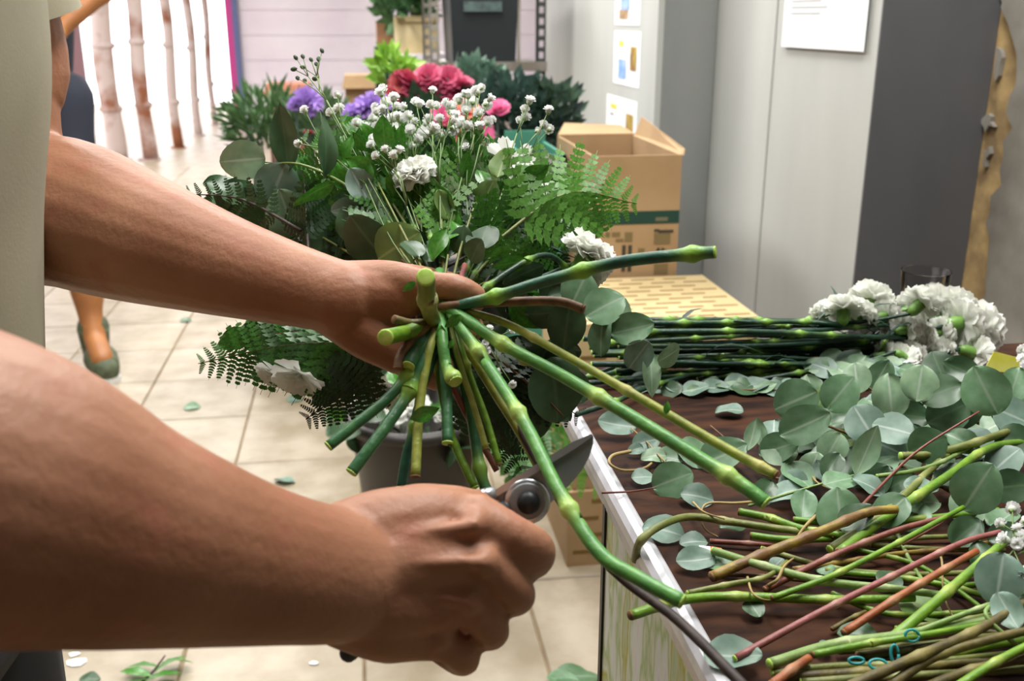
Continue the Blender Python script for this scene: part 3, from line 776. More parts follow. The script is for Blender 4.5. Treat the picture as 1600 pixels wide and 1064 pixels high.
# ------------------------------------------------------------------ eucalyptus on the table
# px, py of the leaf's middle, length px, direction of the tip on the picture, kind, lift above the table (m), facing to the eye (0..1)
GE = 'eucalyptus branches lying on the table'
def tleaf(px, py, L, deg, kind, h=.02, face=.75):
    p = onz(px, py, ZT+h); d = (p-CP) @ fw; ln = L*d/F*1.08
    n = unit(np.array([0, 0, 1.0])*(1-face)+toward(p)*face+rv(.12))
    dr = scr(deg); dr = unit(dr-n*(dr @ n))
    return p-dr*ln*.5, dr, n, ln, kind
BR = [  # stem in picture points with heights, radius, material, label, leaves
 ([(1300, 840, .012), (1385, 750, .03), (1440, 700, .05), (1530, 643, .075)], .0016, 'stemred', 'eucalyptus branch with a red stem ending in a big round leaf near the wall side',
  [(1540, 610, 76, 118, 'euc', .085, .9), (1480, 645, 62, 200, 'dark', .05, .7), (1395, 670, 58, 150, 'grey', .05, .7), (1375, 752, 50, 60, 'dark', .02, .7), (1450, 695, 56, 20, 'dark', .045, .8), (1505, 690, 50, 320, 'euc', .04, .6)]),
 ([(1410, 850, .012), (1462, 822, .02), (1503, 794, .03)], .0015, 'stempink', 'short eucalyptus twig with one large round leaf and grey companions on the table',
  [(1527, 762, 80, 55, 'euc', .05, .9), (1570, 720, 58, 40, 'grey', .03, .6), (1580, 760, 58, 5, 'dark', .02, .7)]),
 ([(1170, 790, .01), (1280, 757, .02), (1335, 742, .03)], .0013, 'stempale', 'eucalyptus twig with a pale stem and a narrow pale upright leaf',
  [(1354, 704, 78, 66, 'narrow', .045, .9), (1366, 745, 56, 20, 'dark', .02, .7), (1312, 800, 74, 100, 'euc', .02, .85)]),
 ([(1420, 735, .01), (1350, 690, .03), (1280, 660, .045), (1225, 640, .05)], .0016, 'stembrown', 'leafy eucalyptus branch with overlapping round leaves at the middle of the table',
  [(1243, 626, 66, 200, 'euc', .06, .9), (1278, 634, 54, 60, 'yel', .05, .9), (1258, 664, 78, 20, 'euc', .055, .9), (1218, 700, 62, 10, 'euc', .03, .8), (1300, 700, 50, 240, 'pale', .03, .8), (1320, 688, 44, 350, 'yel', .03, .7), (1350, 660, 60, 120, 'grey', .05, .8), (1390, 700, 52, 330, 'grey', .03, .7)]),
 ([(1440, 690, .01), (1400, 640, .04), (1350, 600, .06), (1330, 580, .06)], .0016, 'stembrown', 'eucalyptus branch with upright leaves leaning on the carnation bundle',
  [(1313, 614, 62, 50, 'euc', .065, .9), (1338, 590, 48, 98, 'pale', .07, .9), (1391, 618, 66, 95, 'pale', .06, .9), (1437, 598, 56, 78, 'pale', .075, .9), (1375, 588, 52, 60, 'euc', .06, .8), (1420, 650, 60, 350, 'dark', .035, .8), (1268, 606, 42, 110, 'pale', .055, .8)]),
 ([(1580, 700, .01), (1545, 640, .05), (1500, 590, .075), (1470, 560, .08)], .0017, 'stemred', 'dark leaved eucalyptus branch at the foot of the white carnation blooms',
  [(1502, 578, 52, 150, 'dark', .085, .8), (1465, 570, 46, 110, 'dark', .08, .7), (1470, 612, 60, 190, 'dark', .07, .8), (1505, 640, 60, 250, 'dark', .05, .7), (1585, 600, 54, 70, 'euc', .07, .7), (1583, 650, 56, 330, 'grey', .055, .8), (1590, 690, 60, 340, 'dark', .04, .7)]),
 ([(1320, 745, .01), (1250, 750, .012), (1190, 740, .012), (1150, 700, .015), (1110, 665, .02)], .0014, 'stembrown', 'eucalyptus sprig with pale narrow leaves near the bare wood',
  [(1176, 680, 48, 78, 'narrow', .025, .8), (1187, 676, 44, 100, 'narrow', .025, .7), (1130, 712, 74, 20, 'euc', .012, .6), (1270, 728, 46, 70, 'pale', .02, .8), (1290, 738, 44, 300, 'grey', .02, .7), (1225, 770, 52, 200, 'grey', .01, .5), (1195, 770, 46, 240, 'dark', .008, .5), (1240, 755, 44, 300, 'grey', .012, .6), (1255, 790, 52, 260, 'euc', .01, .5)]),
 ([(940, 770, .004), (985, 768, .006), (1025, 762, .012)], .0010, 'stemred', 'thin red eucalyptus twig with one round leaf crossing the white table edge',
  [(1051, 750, 62, 20, 'euc', .012, .8)]),
 ([(1590, 1010, .02), (1540, 960, .035), (1562, 930, .03), (1540, 880, .04)], .0016, 'stempale', 'grey eucalyptus branch with drooping leaves beside the small white florets',
  [(1562, 905, 78, 260, 'grey', .045, .85), (1575, 955, 60, 300, 'grey', .035, .85), (1535, 870, 50, 100, 'dark', .03, .8), (1595, 925, 60, 250, 'grey', .03, .8), (1510, 830, 56, 40, 'dark', .02, .7), (1570, 835, 50, 20, 'dark', .02, .7)]),
 ([(1080, 745, .006), (1040, 722, .008), (1010, 690, .01), (985, 668, .012)], .001, 'tan', 'small dry eucalyptus sprig with curled pale leaves near the table edge',
  [(964, 664, 56, 170, 'grey', .012, .6), (1010, 690, 42, 20, 'grey', .01, .5), (993, 702, 24, 200, 'grey', .008, .5), (1022, 712, 38, 190, 'pale', .008, .5), (1045, 715, 40, 340, 'euc', .006, .4), (1090, 708, 60, 20, 'euc', .008, .5)]),
]
for pts, r, m, lb, lv in BR:
    P = [onz(a, b, ZT+h) for a, b, h in pts]
    euc_branch(P, r, [tleaf(*l) for l in lv], lb, GE, m)
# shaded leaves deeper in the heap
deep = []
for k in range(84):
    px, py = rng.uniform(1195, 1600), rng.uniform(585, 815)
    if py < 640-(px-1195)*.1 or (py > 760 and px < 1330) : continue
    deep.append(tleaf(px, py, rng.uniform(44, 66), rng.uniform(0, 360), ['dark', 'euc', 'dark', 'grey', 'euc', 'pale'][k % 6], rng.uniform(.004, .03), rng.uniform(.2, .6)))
for k in range(3):
    q = deep[k::3]
    euc_branch([onz(1600, 640+60*k, ZT+.008), onz(1450, 680+40*k, ZT+.01), onz(1300, 690+30*k, ZT+.008)], .0016, q,
        ['eucalyptus branch buried at the back of the leaf heap', 'eucalyptus branch buried in the middle of the leaf heap', 'eucalyptus branch buried at the front of the leaf heap'][k], GE, 'stembrown')
# grey leaf strip under the carnation bundle
q = [tleaf(1000+i*15+rng.uniform(-5, 5), 606-abs(i-8)*.6+rng.uniform(-6, 6), rng.uniform(32, 46), rng.choice([0, 180, 10, 190, 350]), ['grey', 'narrow', 'grey', 'dark'][i % 4], .006, .35) for i in range(19)]
euc_branch([onz(1265, 612, ZT+.004), onz(1130, 608, ZT+.005), onz(1000, 605, ZT+.004)], .0014, q, 'eucalyptus branch of narrow grey leaves along the front of the carnation bundle', GE, 'stembrown')
q = [tleaf(1275+i*13, 570+rng.uniform(-8, 10), rng.uniform(34, 46), rng.uniform(20, 160), ['pale', 'grey', 'euc'][i % 3], .02, .5) for i in range(12)]
euc_branch([onz(1420, 590, ZT+.006), onz(1350, 585, ZT+.006), onz(1270, 585, ZT+.006)], .0014, q, 'eucalyptus branch half under the carnation stems at the back', GE, 'stembrown')

# loose leaves
LOOSE = [(1090, 775, 50, 350, 'grey', 'fallen blue grey leaf on the wood below the round twig leaf'), (1037, 828, 62, 340, 'grey', 'fallen grey green leaf under the hooked stem'), (1084, 846, 42, 10, 'grey', 'small split fallen leaf beside the orange tipped label'),
 (1087, 876, 58, 190, 'grey', 'fallen leaf lying over the orange tipped label'), (1130, 880, 50, 5, 'euc', 'fallen leaf under the olive stem end by the orange tip'), (1145, 1026, 84, 335, 'grey', 'large torn grey leaf under the pink stem end'),
 (1178, 950, 34, 280, 'euc', 'small leaf hanging over the bright green stem'), (1340, 990, 58, 320, 'euc', 'pale leaf behind the orange stem'), (1440, 950, 62, 290, 'yel', 'bright green leaf beside the thick green stem'),
 (1005, 745, 34, 10, 'grey', 'curled grey leaf scrap by the dry tendril'), (1145, 822, 40, 20, 'dark', 'grey leaf between the green stems'), (1140, 640, 40, 170, 'grey', 'small fallen leaf near the back of the bare wood'),
 (1215, 880, 26, 60, 'grey', 'tiny leaf under the yellow brown stem'), (1290, 888, 28, 40, 'euc', 'small leaf on the red brown stem'), (1390, 905, 40, 60, 'dark', 'dark leaf among the crossing stems'), (1290, 1010, 26, 60, 'grey', 'tiny pale leaf scrap above the pale green stalk')]
for px, py, L, dg_, k, lb in LOOSE:
    b_, d_, n_, ln, _ = tleaf(px, py, L, dg_, k, .007, .3)
    o = put('fallen_leaf', LEAF[k][int(rng.integers(4))], None, Mw=frame(b_, d_, n_, ln))
    tag(o, lb, 'leaf', 'loose leaves on the table')

# ------------------------------------------------------------------ stems and clippings on the table: picture points (+ height), radius px, material, nodes, label
ST = [
 ([(992, 878, -.02), (1000, 850, .012), (1032, 825, .02), (1078, 811, .016), (1150, 820, .012), (1240, 832, .01), (1345, 836, .01)], 6.5, 'stemolive', (.2, .55, .8), 'olive stem hooked over the white table edge'),
 ([(1155, 803, .012), (1200, 812, .012), (1255, 830, .012), (1330, 842, .012)], 6.5, 'stembright', (.3, .7), 'short green stem with a knobbly cut end behind the hooked stem'),
 ([(1173, 840, .008), (1240, 846, .008), (1380, 842, .008)], 6, 'stembright', (.4,), 'straight bright green stem below the hooked stem'),
 ([(1112, 906, .006), (1180, 876, .014), (1280, 836, .024), (1352, 806, .03), (1400, 800, .03)], 8.5, 'stemyb', (.25, .5, .72), 'thick yellow brown stem with a dark woody end'),
 ([(1296, 862, .012), (1385, 802, .022), (1450, 740, .03), (1482, 712, .034)], 6.5, 'stemolive', (.35, .7), 'olive stem rising behind the thick yellow brown stem'),
 ([(1310, 868, .012), (1385, 812, .02), (1480, 748, .03), (1545, 704, .036), (1612, 693, .036)], 7.5, 'stembright', (.4, .75), 'bright green stem arching towards the wall side of the table'),
 ([(1407, 716, .035), (1455, 713, .035), (1520, 696, .04), (1620, 662, .046)], 6.5, 'stemolive', (.5,), 'olive green stem with a hollow brown cut end above the leaf heap'),
 ([(1370, 746, .03), (1425, 738, .032), (1470, 724, .034), (1535, 690, .036)], 3.6, 'stempale', (.5,), 'thin pale green stem curving beside the hollow cut stem'),
 ([(1195, 924, .008), (1300, 872, .018), (1400, 832, .026), (1482, 810, .03)], 5.5, 'stemred', (.35, .55), 'red brown stem crossing the thick yellow brown stem'),
 ([(985, 966, .012), (1060, 943, .012), (1140, 936, .01), (1300, 941, .01), (1428, 938, .01)], 8, 'stembright', (.12, .4, .7), 'long straight green stem with a dark end poking past the table edge'),
 ([(1074, 929, .012), (1140, 915, .014), (1196, 904, .014), (1230, 880, .014)], 4.5, 'stemolive', (.3, .6), 'thin olive stem lying above the long straight green stem'),
 ([(1114, 864, .012), (1200, 890, .014), (1290, 912, .016), (1400, 924, .016), (1475, 934, .016)], 7, 'stempale', (.25, .5, .75), 'pale olive stem running down from the orange tipped label'),
 ([(1206, 937, .016), (1300, 902, .022), (1400, 852, .03), (1505, 795, .036)], 4.8, 'stembright', (.3, .6), 'slim bright green stem with a pale bud at its end'),
 ([(1148, 1032, .008), (1280, 960, .02), (1400, 900, .03), (1500, 852, .036), (1562, 834, .036)], 5.5, 'stempink', (.35, .55, .75), 'long pinkish red stem crossing the front of the table'),
 ([(1318, 992, .012), (1420, 926, .024), (1526, 864, .034)], 6.5, 'stemorange', (.35, .55, .75), 'orange brown stem with pale joints beside the pink stem'),
 ([(1392, 1003, .014), (1450, 955, .022), (1570, 850, .036)], 8.5, 'stembright', (.45, .8), 'thick light green stem rising to the white florets'),
 ([(1430, 990, .02), (1500, 964, .026), (1570, 938, .03), (1610, 924, .03)], 4.5, 'stempale', (.5, .8), 'thin light green twig in front of the drooping grey leaf'),
 ([(1202, 1042, .012), (1300, 1012, .014), (1400, 998, .016), (1535, 975, .02), (1620, 962, .02)], 8.5, 'stempale', (.3,), 'broad flat pale green stalk at the front of the table'),
 ([(1270, 1026, .014), (1360, 1008, .016), (1450, 994, .02), (1570, 972, .02)], 6, 'stembright', (.3,), 'green stalk lying on the broad flat stalk'),
 ([(1206, 1054, .008), (1300, 1044, .008), (1420, 1040, .008), (1620, 1020, .008)], 6, 'stemolive', (.4,), 'rough olive stalk under the brown ones at the front'),
 ([(1320, 1080, .02), (1420, 1036, .024), (1520, 992, .028), (1620, 935, .034)], 8.5, 'stemolivebr', (.35, .6), 'thick olive brown stalk slanting across the front corner'),
 ([(1390, 1075, .016), (1460, 1030, .022), (1540, 1005, .026), (1620, 985, .028)], 8, 'stemolivebr', (.4,), 'second olive brown stalk with a forked look near the front corner'),
 ([(1490, 1080, .016), (1560, 1036, .022), (1620, 1005, .026)], 7.5, 'stembright', (.5,), 'green stalk in the very front corner of the table'),
 ([(1205, 1075, .012), (1240, 1048, .014), (1264, 1032, .014)], 8, 'stemorange', (.5,), 'short orange brown stump at the front of the table'),
 ([(1225, 1062, .006), (1350, 1054, .006), (1500, 1040, .006), (1620, 1040, .006)], 8, 'stemolivebr', (.3, .6), 'brown stalk along the front under the olive stalks'),
 ([(1380, 1050, .004), (1480, 1025, .008), (1620, 1000, .01)], 7.5, 'stembright', (.5,), 'flat green blade among the front stalks'),
 ([(1340, 1030, .004), (1480, 1012, .008), (1620, 995, .01)], 8, 'stemolivebr', (.5,), 'dull brown stalk between the front stalks'),
 ([(1400, 985, .006), (1500, 972, .008), (1610, 950, .01)], 5, 'stemolive', (.5,), 'slim olive stalk behind the broad pale stalk'),
 ([(1120, 898, .002), (1180, 902, .004), (1270, 910, .006)], 4, 'stembrown', (.5,), 'thin brown stick flat on the bare wood'),
 ([(1110, 848, .003), (1180, 852, .004), (1230, 856, .004)], 4.5, 'stemred', (.5,), 'short dark reddish stick on the wood under the green stems'),
 ([(1325, 858, .006), (1420, 880, .006), (1470, 906, .006), (1540, 957, .006)], 4.2, 'stembright', (.3, .6), 'slim green stem running down behind the pink stem'),
 ([(1402, 835, .006), (1420, 875, .006), (1445, 915, .006)], 3.5, 'stempale', (.4,), 'short pale stem standing across the crossing stems'),
 ([(1240, 892, .006), (1320, 880, .006), (1400, 868, .006), (1500, 858, .006), (1570, 845, .006)], 4.5, 'stemyb', (.3, .6), 'dull yellow stem lying low behind the pink stem'),
 ([(1340, 845, .004), (1440, 842, .004), (1560, 838, .004)], 4.5, 'stemolive', (.4,), 'low olive stem in the shade of the leaf heap'),
 ([(1360, 853, .003), (1450, 860, .003), (1570, 862, .003)], 4.5, 'stemolive', (.6,), 'second low olive stem in the shade of the leaf heap'),
 ([(1290, 895, .004), (1400, 905, .004), (1480, 918, .004), (1560, 940, .004)], 5.5, 'stembright', (.5, .8), 'green stem sloping under the orange stem'),
 ([(1490, 920, .004), (1540, 914, .004), (1600, 905, .004)], 5, 'stembright', (.5,), 'short green stem end near the drooping grey leaves'),
 ([(1500, 700, .03), (1470, 730, .02), (1440, 790, .012)], 3.6, 'stempale', (.5,), 'pale twig dropping from the big round leaf stem'),
 ([(1470, 760, .008), (1500, 772, .008), (1560, 760, .01)], 6, 'stemolivebr', (.5,), 'short dark olive stem in the leaf heap'),
 ([(1250, 1070, .004), (1380, 1062, .006), (1500, 1056, .008), (1620, 1048, .01)], 7.5, 'stemolive', (.4,), 'olive stalk lowest along the front of the table'),
 ([(1430, 1085, .01), (1520, 1050, .014), (1620, 1030, .018)], 8, 'stemolivebr', (.5,), 'olive brown stalk under the corner green stalk'),
 ([(1310, 1020, .004), (1430, 1012, .006), (1560, 996, .008), (1620, 990, .008)], 6, 'stemolive', (.3, .7), 'olive stalk half covered by the broad pale stalk'),
 ([(1450, 955, .004), (1520, 985, .004), (1610, 1000, .006)], 5.5, 'stemolivebr', (.5,), 'dull stalk running under the thin light green twig'),
 ([(1190, 860, .004), (1300, 890, .004), (1420, 900, .004), (1560, 895, .004)], 5, 'stemolive', (.3, .6), 'olive stem low in the tangle of crossing stems'),
 ([(1300, 930, .006), (1380, 960, .006), (1470, 962, .006), (1560, 955, .008)], 5, 'stembright', (.4, .7), 'green stem curving below the orange stem end'),
 ([(1240, 815, .006), (1330, 822, .008), (1450, 812, .01), (1560, 800, .012)], 5.5, 'stembright', (.3, .6), 'green stem at the front rim of the leaf heap'),
 ([(1300, 985, .003), (1330, 968, .005), (1370, 950, .004)], 4, 'stemolivebr', (.5,), 'short curved brown twig behind the orange stem'),
]
for pts, rp, m, nd, lb in ST:
    P0 = [onz(a, b, ZT+h) for a, b, h in pts]
    r = rp*np.mean([(p-CP) @ fw for p in P0])/F
    P0 = [p+np.array([0, 0, r*.6]) for p in P0]
    t = thing('stem_clipping', P0[0], lb, 'stem', 'cut stems lying on the table')
    mb, P, rad = node_tube(P0, r, 8, nd, 8, 1.22, .85)
    part('stem', mb, M[m], t)
    ax = unit(P[0]-P[1])
    part('cut_end', MB().tube([P[0]-ax*r*.1, P[0]+ax*r*.25], [r*1.03, r*.9], 8), M['cutbrown' if 'br' in m or m in ('stemred', 'stemorange', 'stemyb') else 'cut'], t)
# dry tendrils
TD = [([(985, 705), (957, 712), (953, 725), (975, 735), (1010, 730), (1035, 706), (1060, 698)], 3, 'hooked dry tan tendril beside the white table edge'),
      ([(1190, 783), (1150, 786), (1105, 787), (1095, 808), (1103, 828), (1122, 839)], 2.6, 'bent tan tendril with a drooping end'),
      ([(1083, 785), (1100, 800), (1132, 811)], 2.2, 'short brown tendril above the hooked stem'),
      ([(1275, 806), (1258, 822), (1241, 846)], 3.2, 'short pale tendril between stems and leaf heap'),
      ([(1262, 728), (1275, 752), (1305, 768)], 2.4, 'thin brown tendril in front of the leaf heap'),
      ([(1200, 915), (1215, 905), (1225, 885), (1240, 872)], 3, 'twisted tan tendril on the olive stem'),
      ([(1168, 902), (1175, 925), (1190, 936), (1208, 938)], 2.4, 'curled green tendril on the long straight green stem'),
      ([(1450, 875), (1470, 870), (1475, 930), (1495, 975)], 2.2, 'thin pale tendril hanging by the orange stem')]
for pts, rp, lb in TD:
    P0 = [onz(a, b, ZT+.012+.008*math.sin(i)) for i, (a, b) in enumerate(pts)]
    r = rp*np.mean([(p-CP) @ fw for p in P0])/F
    mb, _, _ = node_tube(P0, r, 8, (), 6, 1, .5)
    o = part('dry_tendril', mb, M['tan']); tag(o, lb, 'tendril', 'dry tendrils on the table')

# orange tipped label, yellow tag, teal ties
p = onz(1118, 858, ZT+.009)
t = thing('plant_label', p, 'small white label with an orange tip under the fallen leaf', 'label')
def strip(px0, py0, px1, py1, hw, m, name, t, h=.009):
    a, b = onz(px0, py0, ZT+h), onz(px1, py1, ZT+h); d = unit(b-a); s = np.cross(d, [0, 0, 1])*hw
    mb = MB(); sheet(mb, [a-s, b-s, b+s, a+s], .0008); flatpart(name, mb, m, t)
strip(1092, 856, 1110, 858, .004, M['paper'], 'label_strip', t); strip(1110, 858, 1126, 861, .0045, mat('orange_print', S(236, 116, 40), .5), 'orange_tip', t, .0093)
p = onz(1565, 566, ZT+.05)
ym = mat('yellow_tag', S(212, 208, 60), .5, S(226, 224, 120), 40)
mb = MB(); sheet(mb, [p+rt*-.018+upv*-.008, p+rt*.022+upv*-.012, p+rt*.02+upv*.004, p+rt*-.008+upv*.011], .001)
o = part('yellow_tag', mb, ym, None, False); tag(o, 'yellow paper tag beyond the white carnation blooms', 'tag')
tm = mat('teal_rubber', S(40, 150, 150), .45)
def ring(px, py, rx, rz, h, lb, tilt):
    c = onz(px, py, ZT+h); s = ((c-CP) @ fw)/F; a = np.linspace(0, 2*PI, 17)[:-1]
    P = [c+rt*rx*s*math.cos(q)+(upv*math.cos(tilt)+fw*math.sin(tilt))*rz*s*math.sin(q) for q in a]
    P.append(P[0]); o = part('rubber_band', MB().tube(P, .0009, 6), tm); tag(o, lb, 'rubber band', 'teal rubber bands round the front stalks')
ring(1425, 993, 11, 9, .022, 'teal rubber band loop standing at the foot of the thick green stem', .2)
ring(1372, 1038, 14, 8, .024, 'teal rubber band lying over the front stalks', .6)
ring(1338, 1032, 12, 5, .02, 'teal rubber band at the near end of the front stalks', .4)
ring(1398, 1022, 6, 14, .02, 'narrow teal rubber band between the other two bands', .2)

# baby breath sprig at the far side of the heap
tips = [onz(a, b, ZT+.05) for a, b in ((1564, 818), (1590, 826), (1569, 842), (1589, 849), (1572, 874), (1582, 795), (1603, 815), (1600, 895), (1600, 840))]
gyp(onz(1620, 900, ZT+.03), tips, 'baby breath sprig lying above the drooping grey eucalyptus leaves', rad=.0058)
tips = [onz(a, b, ZT+.06) for a, b in ((1598, 560), (1606, 572), (1600, 548), (1612, 590))]
gyp(onz(1650, 600, ZT+.03), tips, 'baby breath sprig beside the yellow tag', rad=.0075)

# ------------------------------------------------------------------ carnations in a bundle along the back
GC = 'carnations bundled along the back of the table'
BL = [(1366, 460, 34, 80, 'tall white carnation standing highest beside the glass tumbler'), (1318, 474, 30, 120, 'white carnation at the wall end of the bundle, farthest from the window side'), (1348, 486, 30, 60, 'white carnation under the tall one'),
 (1392, 492, 26, 20, 'small white carnation between the tall bloom and the glass'), (1430, 478, 26, 40, 'white carnation just in front of the glass tumbler'), (1446, 466, 30, 60, 'white carnation over the green calyx by the glass'),
 (1472, 468, 32, 50, 'white carnation with the highest bloom past the glass'), (1500, 478, 34, 40, 'white carnation at the top of the outer bloom cluster'), (1512, 502, 36, 10, 'white carnation in the middle of the outer bloom cluster'),
 (1540, 515, 42, 0, 'largest white carnation at the outer end of the bundle'), (1498, 532, 34, 340, 'white carnation low in the outer bloom cluster'), (1412, 528, 30, 320, 'white carnation in the middle of the dark stems'),
 (1420, 566, 24, 300, 'white carnation peeping out above the eucalyptus'), (1530, 555, 30, 330, 'white carnation at the lower outer corner of the cluster'), (1470, 500, 26, 10, 'white carnation half hidden behind green calyces'), (1290, 480, 24, 140, 'small white carnation nearest the carton stack')]
nst = 40
for k in range(nst):
    u = k/(nst-1)
    if k < len(BL):
        hx, hy, rr, ang, lb = BL[k]
        h = .05+.0016*max(0, 545-hy)*.9
    else:
        hx, hy, rr, ang, lb = rng.uniform(1380, 1490), rng.uniform(495, 560), 0, 0, 'carnation stem in the bundle with its bloom hidden among the others'
        h = .02+.07*rng.random()
    yb_ = 500+ (u*7919 % 1)*104
    yb_ = min(yb_, 602)
    hb = max(.008, .012+.06*rng.random()*(1-abs(yb_-540)/110))
    xs = 1000 if yb_ < 515 else rng.uniform(885, 1010)
    if k >= 34: xs = rng.uniform(1070, 1180)
    def onbed(px, py, y1, h0):
        y0 = onz(px, py, ZT)[1]; ym = min(y1, TY1-.012)
        return onz(px, py, ZT+max(h0, (H-ZT)*(1-ym/y0)))
    a = onbed(xs, yb_, rng.uniform(.96, 1.05), .006); e = onbed(hx, hy, rng.uniform(.98, 1.05), .02)
    xm = xs+(hx-xs)*.4; ym_ = max(500, yb_*.8+hy*.2+rng.uniform(-4, 6)); ye_ = max(503, (yb_+hy)*.5+rng.uniform(0, 10)); mid1 = onbed(xm, ym_, a[1], .006); mid2 = onbed(xs+(hx-xs)*.78, ye_, .5*(a[1]+e[1]), .01)
    for q in (a, mid1, mid2): q[2] = max(q[2], ZT+.006)
    d_ = (e-CP) @ fw
    t = thing('carnation', a, lb, 'flower', GC)
    ax = unit(unit(e-mid2)*.5+scr(ang)*.7+fw*.22)
    R = (rr if rr else 24)*d_/F
    foot = e-ax*R*1.2
    mb, P, rad = node_tube([a, mid1, mid2, foot], .0029*rng.uniform(.85, 1.15), 8, sorted(rng.uniform(.03, .95, 4)), 7, 1.6, .75)
    part('stem', mb, M['stemdk'], t)
    axs = unit(P[0]-P[1]); part('cut_end', MB().tube([P[0], P[0]+axs*.0006], [rad[0]*1.02, rad[0]*.9], 7), M['cut'], t)
    head(t, e, ax, R)
    for q in range(2):
        i = int(rng.integers(len(P)//3, len(P)-2)); dd = unit(unit(P[i+1]-P[i])+np.array([0, 0, rng.uniform(.1, .8)])+rv(.3))
        put('leaf', LEAF['grass'][0], t, Mw=frame(P[i], dd, [0, 0, 1], rng.uniform(.03, .06)))
# a few cut stems dropped between the bundle and the edge
for pts, lb in (([(900, 648), (960, 628), (1010, 606), (1085, 584)], 'single dark green carnation stem slanting over the table edge'), ([(885, 600), (930, 585), (1000, 560)], 'cut carnation stem tip nearest the bouquet'), ([(930, 590), (990, 575), (1060, 570)], 'cut carnation stem lying across the bundle ends')):
    P0 = [onz(a, b, ZT+.012) for a, b in pts]
    t = thing('stem_clipping', P0[0], lb, 'stem', 'cut stems lying on the table')
    mb, P, rad = node_tube(P0, .0028, 8, (.3, .7), 7, 1.6, .9); part('stem', mb, M['stemdk'], t)

# glass tumbler
gl = bpy.data.materials.new('clear_glass'); gl.use_nodes = True
gb = gl.node_tree.nodes['Principled BSDF']; gb.inputs['Transmission Weight'].default_value = 1; gb.inputs['Roughness'].default_value = .02; gb.inputs['IOR'].default_value = 1.12
gp = onz(1432, 541, ZT); d_ = (gp-CP) @ fw
gr = 36*d_/F; gh = .094
tag(part('glass_tumbler', MB().lathe(gp, [(.001, .0), (gr*.82, .0), (gr, gh), (gr*1.02, gh+.001), (gr*.95, gh), (gr*.76, .006), (.001, .006)], 36), gl), 'clear glass tumbler behind the white carnations by the wall', 'glass')
# ================================================================== the florist
def skin_mat(name, a, b, c):
    m = mat(name, a, 0.5, b, 9, 0.17, 190, coord='world', detail=7, sss=0.0, spec=0.35)
    nt = m.node_tree; N, L = nt.nodes, nt.links; bs = N['Principled BSDF']
    g = N.new('ShaderNodeNewGeometry'); n = N.new('ShaderNodeTexNoise'); n.inputs['Scale'].default_value = 38; n.inputs['Detail'].default_value = 6
    L.new(g.outputs['Position'], n.inputs[0])
    r = N.new('ShaderNodeMapRange'); r.inputs[1].default_value, r.inputs[2].default_value, r.inputs[3].default_value, r.inputs[4].default_value = .55, .75, 0, .55
    L.new(n.outputs[0], r.inputs[0])
    src = bs.inputs['Base Color'].links[0].from_socket
    mx = N.new('ShaderNodeMix'); mx.data_type = 'RGBA'; L.new(r.outputs[0], mx.inputs[0]); L.new(src, mx.inputs[6]); mx.inputs[7].default_value = c
    L.new(mx.outputs[2], bs.inputs['Base Color'])
    return m
M['skin'] = skin_mat('skin', S(180, 130, 102), S(150, 101, 74), S(164, 98, 80))
M['skin2'] = mat('tanned_skin', S(176, 116, 66), .5, S(150, 96, 54), 8, coord='world')
M['shirt'] = mat('sand_cotton_shirt', S(166, 160, 138), .85, S(150, 144, 122), 6, 0.05, 400, coord='world', detail=6)
M['trouser'] = mat('dark_trousers', S(50, 52, 58), .85)
M['shoe'] = mat('dark_leather_shoe', S(44, 38, 34), .5)
M['hair'] = mat('dark_hair', S(42, 34, 28), .6, S(70, 58, 48), 60)
BX = W(-352, 300, .60)                      # middle of the trunk
bx, by = BX[0], BX[1]
florist = thing('person', (bx, by, 0), 'florist in a sand coloured shirt holding a bouquet and cutting its stems', 'person')
sk = MB()
V = lambda a, b, d, r: np.append(W(a, b, d), r*d/F)
# far arm (holds the bouquet): shoulder, elbow, wrist
shl = np.array([bx+.005, by+.185, 1.40, .062]); shr = np.array([bx+.02, by-.185, 1.40, .062])
far_arm = [shl, V(-2, 40, .80, 92), V(-4, 150, .805, 90), V(6, 250, .81, 96), V(62, 320, .80, 116), V(120, 337, .785, 117), V(200, 366, .765, 107), V(330, 409, .735, 84), V(430, 438, .715, 69), V(505, 458, .70, 60), V(545, 470, .69, 59)]
limb(sk, far_arm, 20, 6)
# far hand: wrist block, thumb side on top, heel of the hand below
def hand(mb, P, seg=12): plimb(mb, P, seg, 5)
hand(sk, [(520, 455, .70, 50), (585, 462, .69, 46), (632, 462, .685, 38)])
hand(sk, [(520, 480, .70, 46), (580, 520, .692, 46), (622, 552, .69, 34)])
hand(sk, [(540, 470, .70, 48), (600, 500, .705, 46), (640, 520, .71, 34)])
hand(sk, [(560, 500, .70, 40), (610, 540, .71, 40), (640, 560, .715, 28)])
hand(sk, [(545, 440, .70, 34), (610, 440, .688, 34), (658, 446, .676, 27), (690, 447, .671, 22), (706, 449, .669, 23), (726, 453, .669, 20), (744, 461, .671, 17)])          # thumb
hand(sk, [(600, 440, .71, 34), (655, 440, .735, 26), (715, 450, .745, 22), (742, 470, .715, 19), (722, 464, .684, 13), (716, 463, .676, 11)])           # fingers round the stems
hand(sk, [(600, 470, .715, 34), (650, 485, .745, 26), (722, 500, .75, 21), (738, 515, .72, 19), (712, 520, .70, 16)])
hand(sk, [(600, 510, .715, 34), (650, 530, .745, 25), (705, 552, .745, 20), (715, 570, .715, 18), (690, 572, .698, 15)])
hand(sk, [(600, 540, .715, 30), (632, 568, .735, 22), (672, 590, .73, 17), (680, 596, .705, 15), (652, 588, .695, 13)])
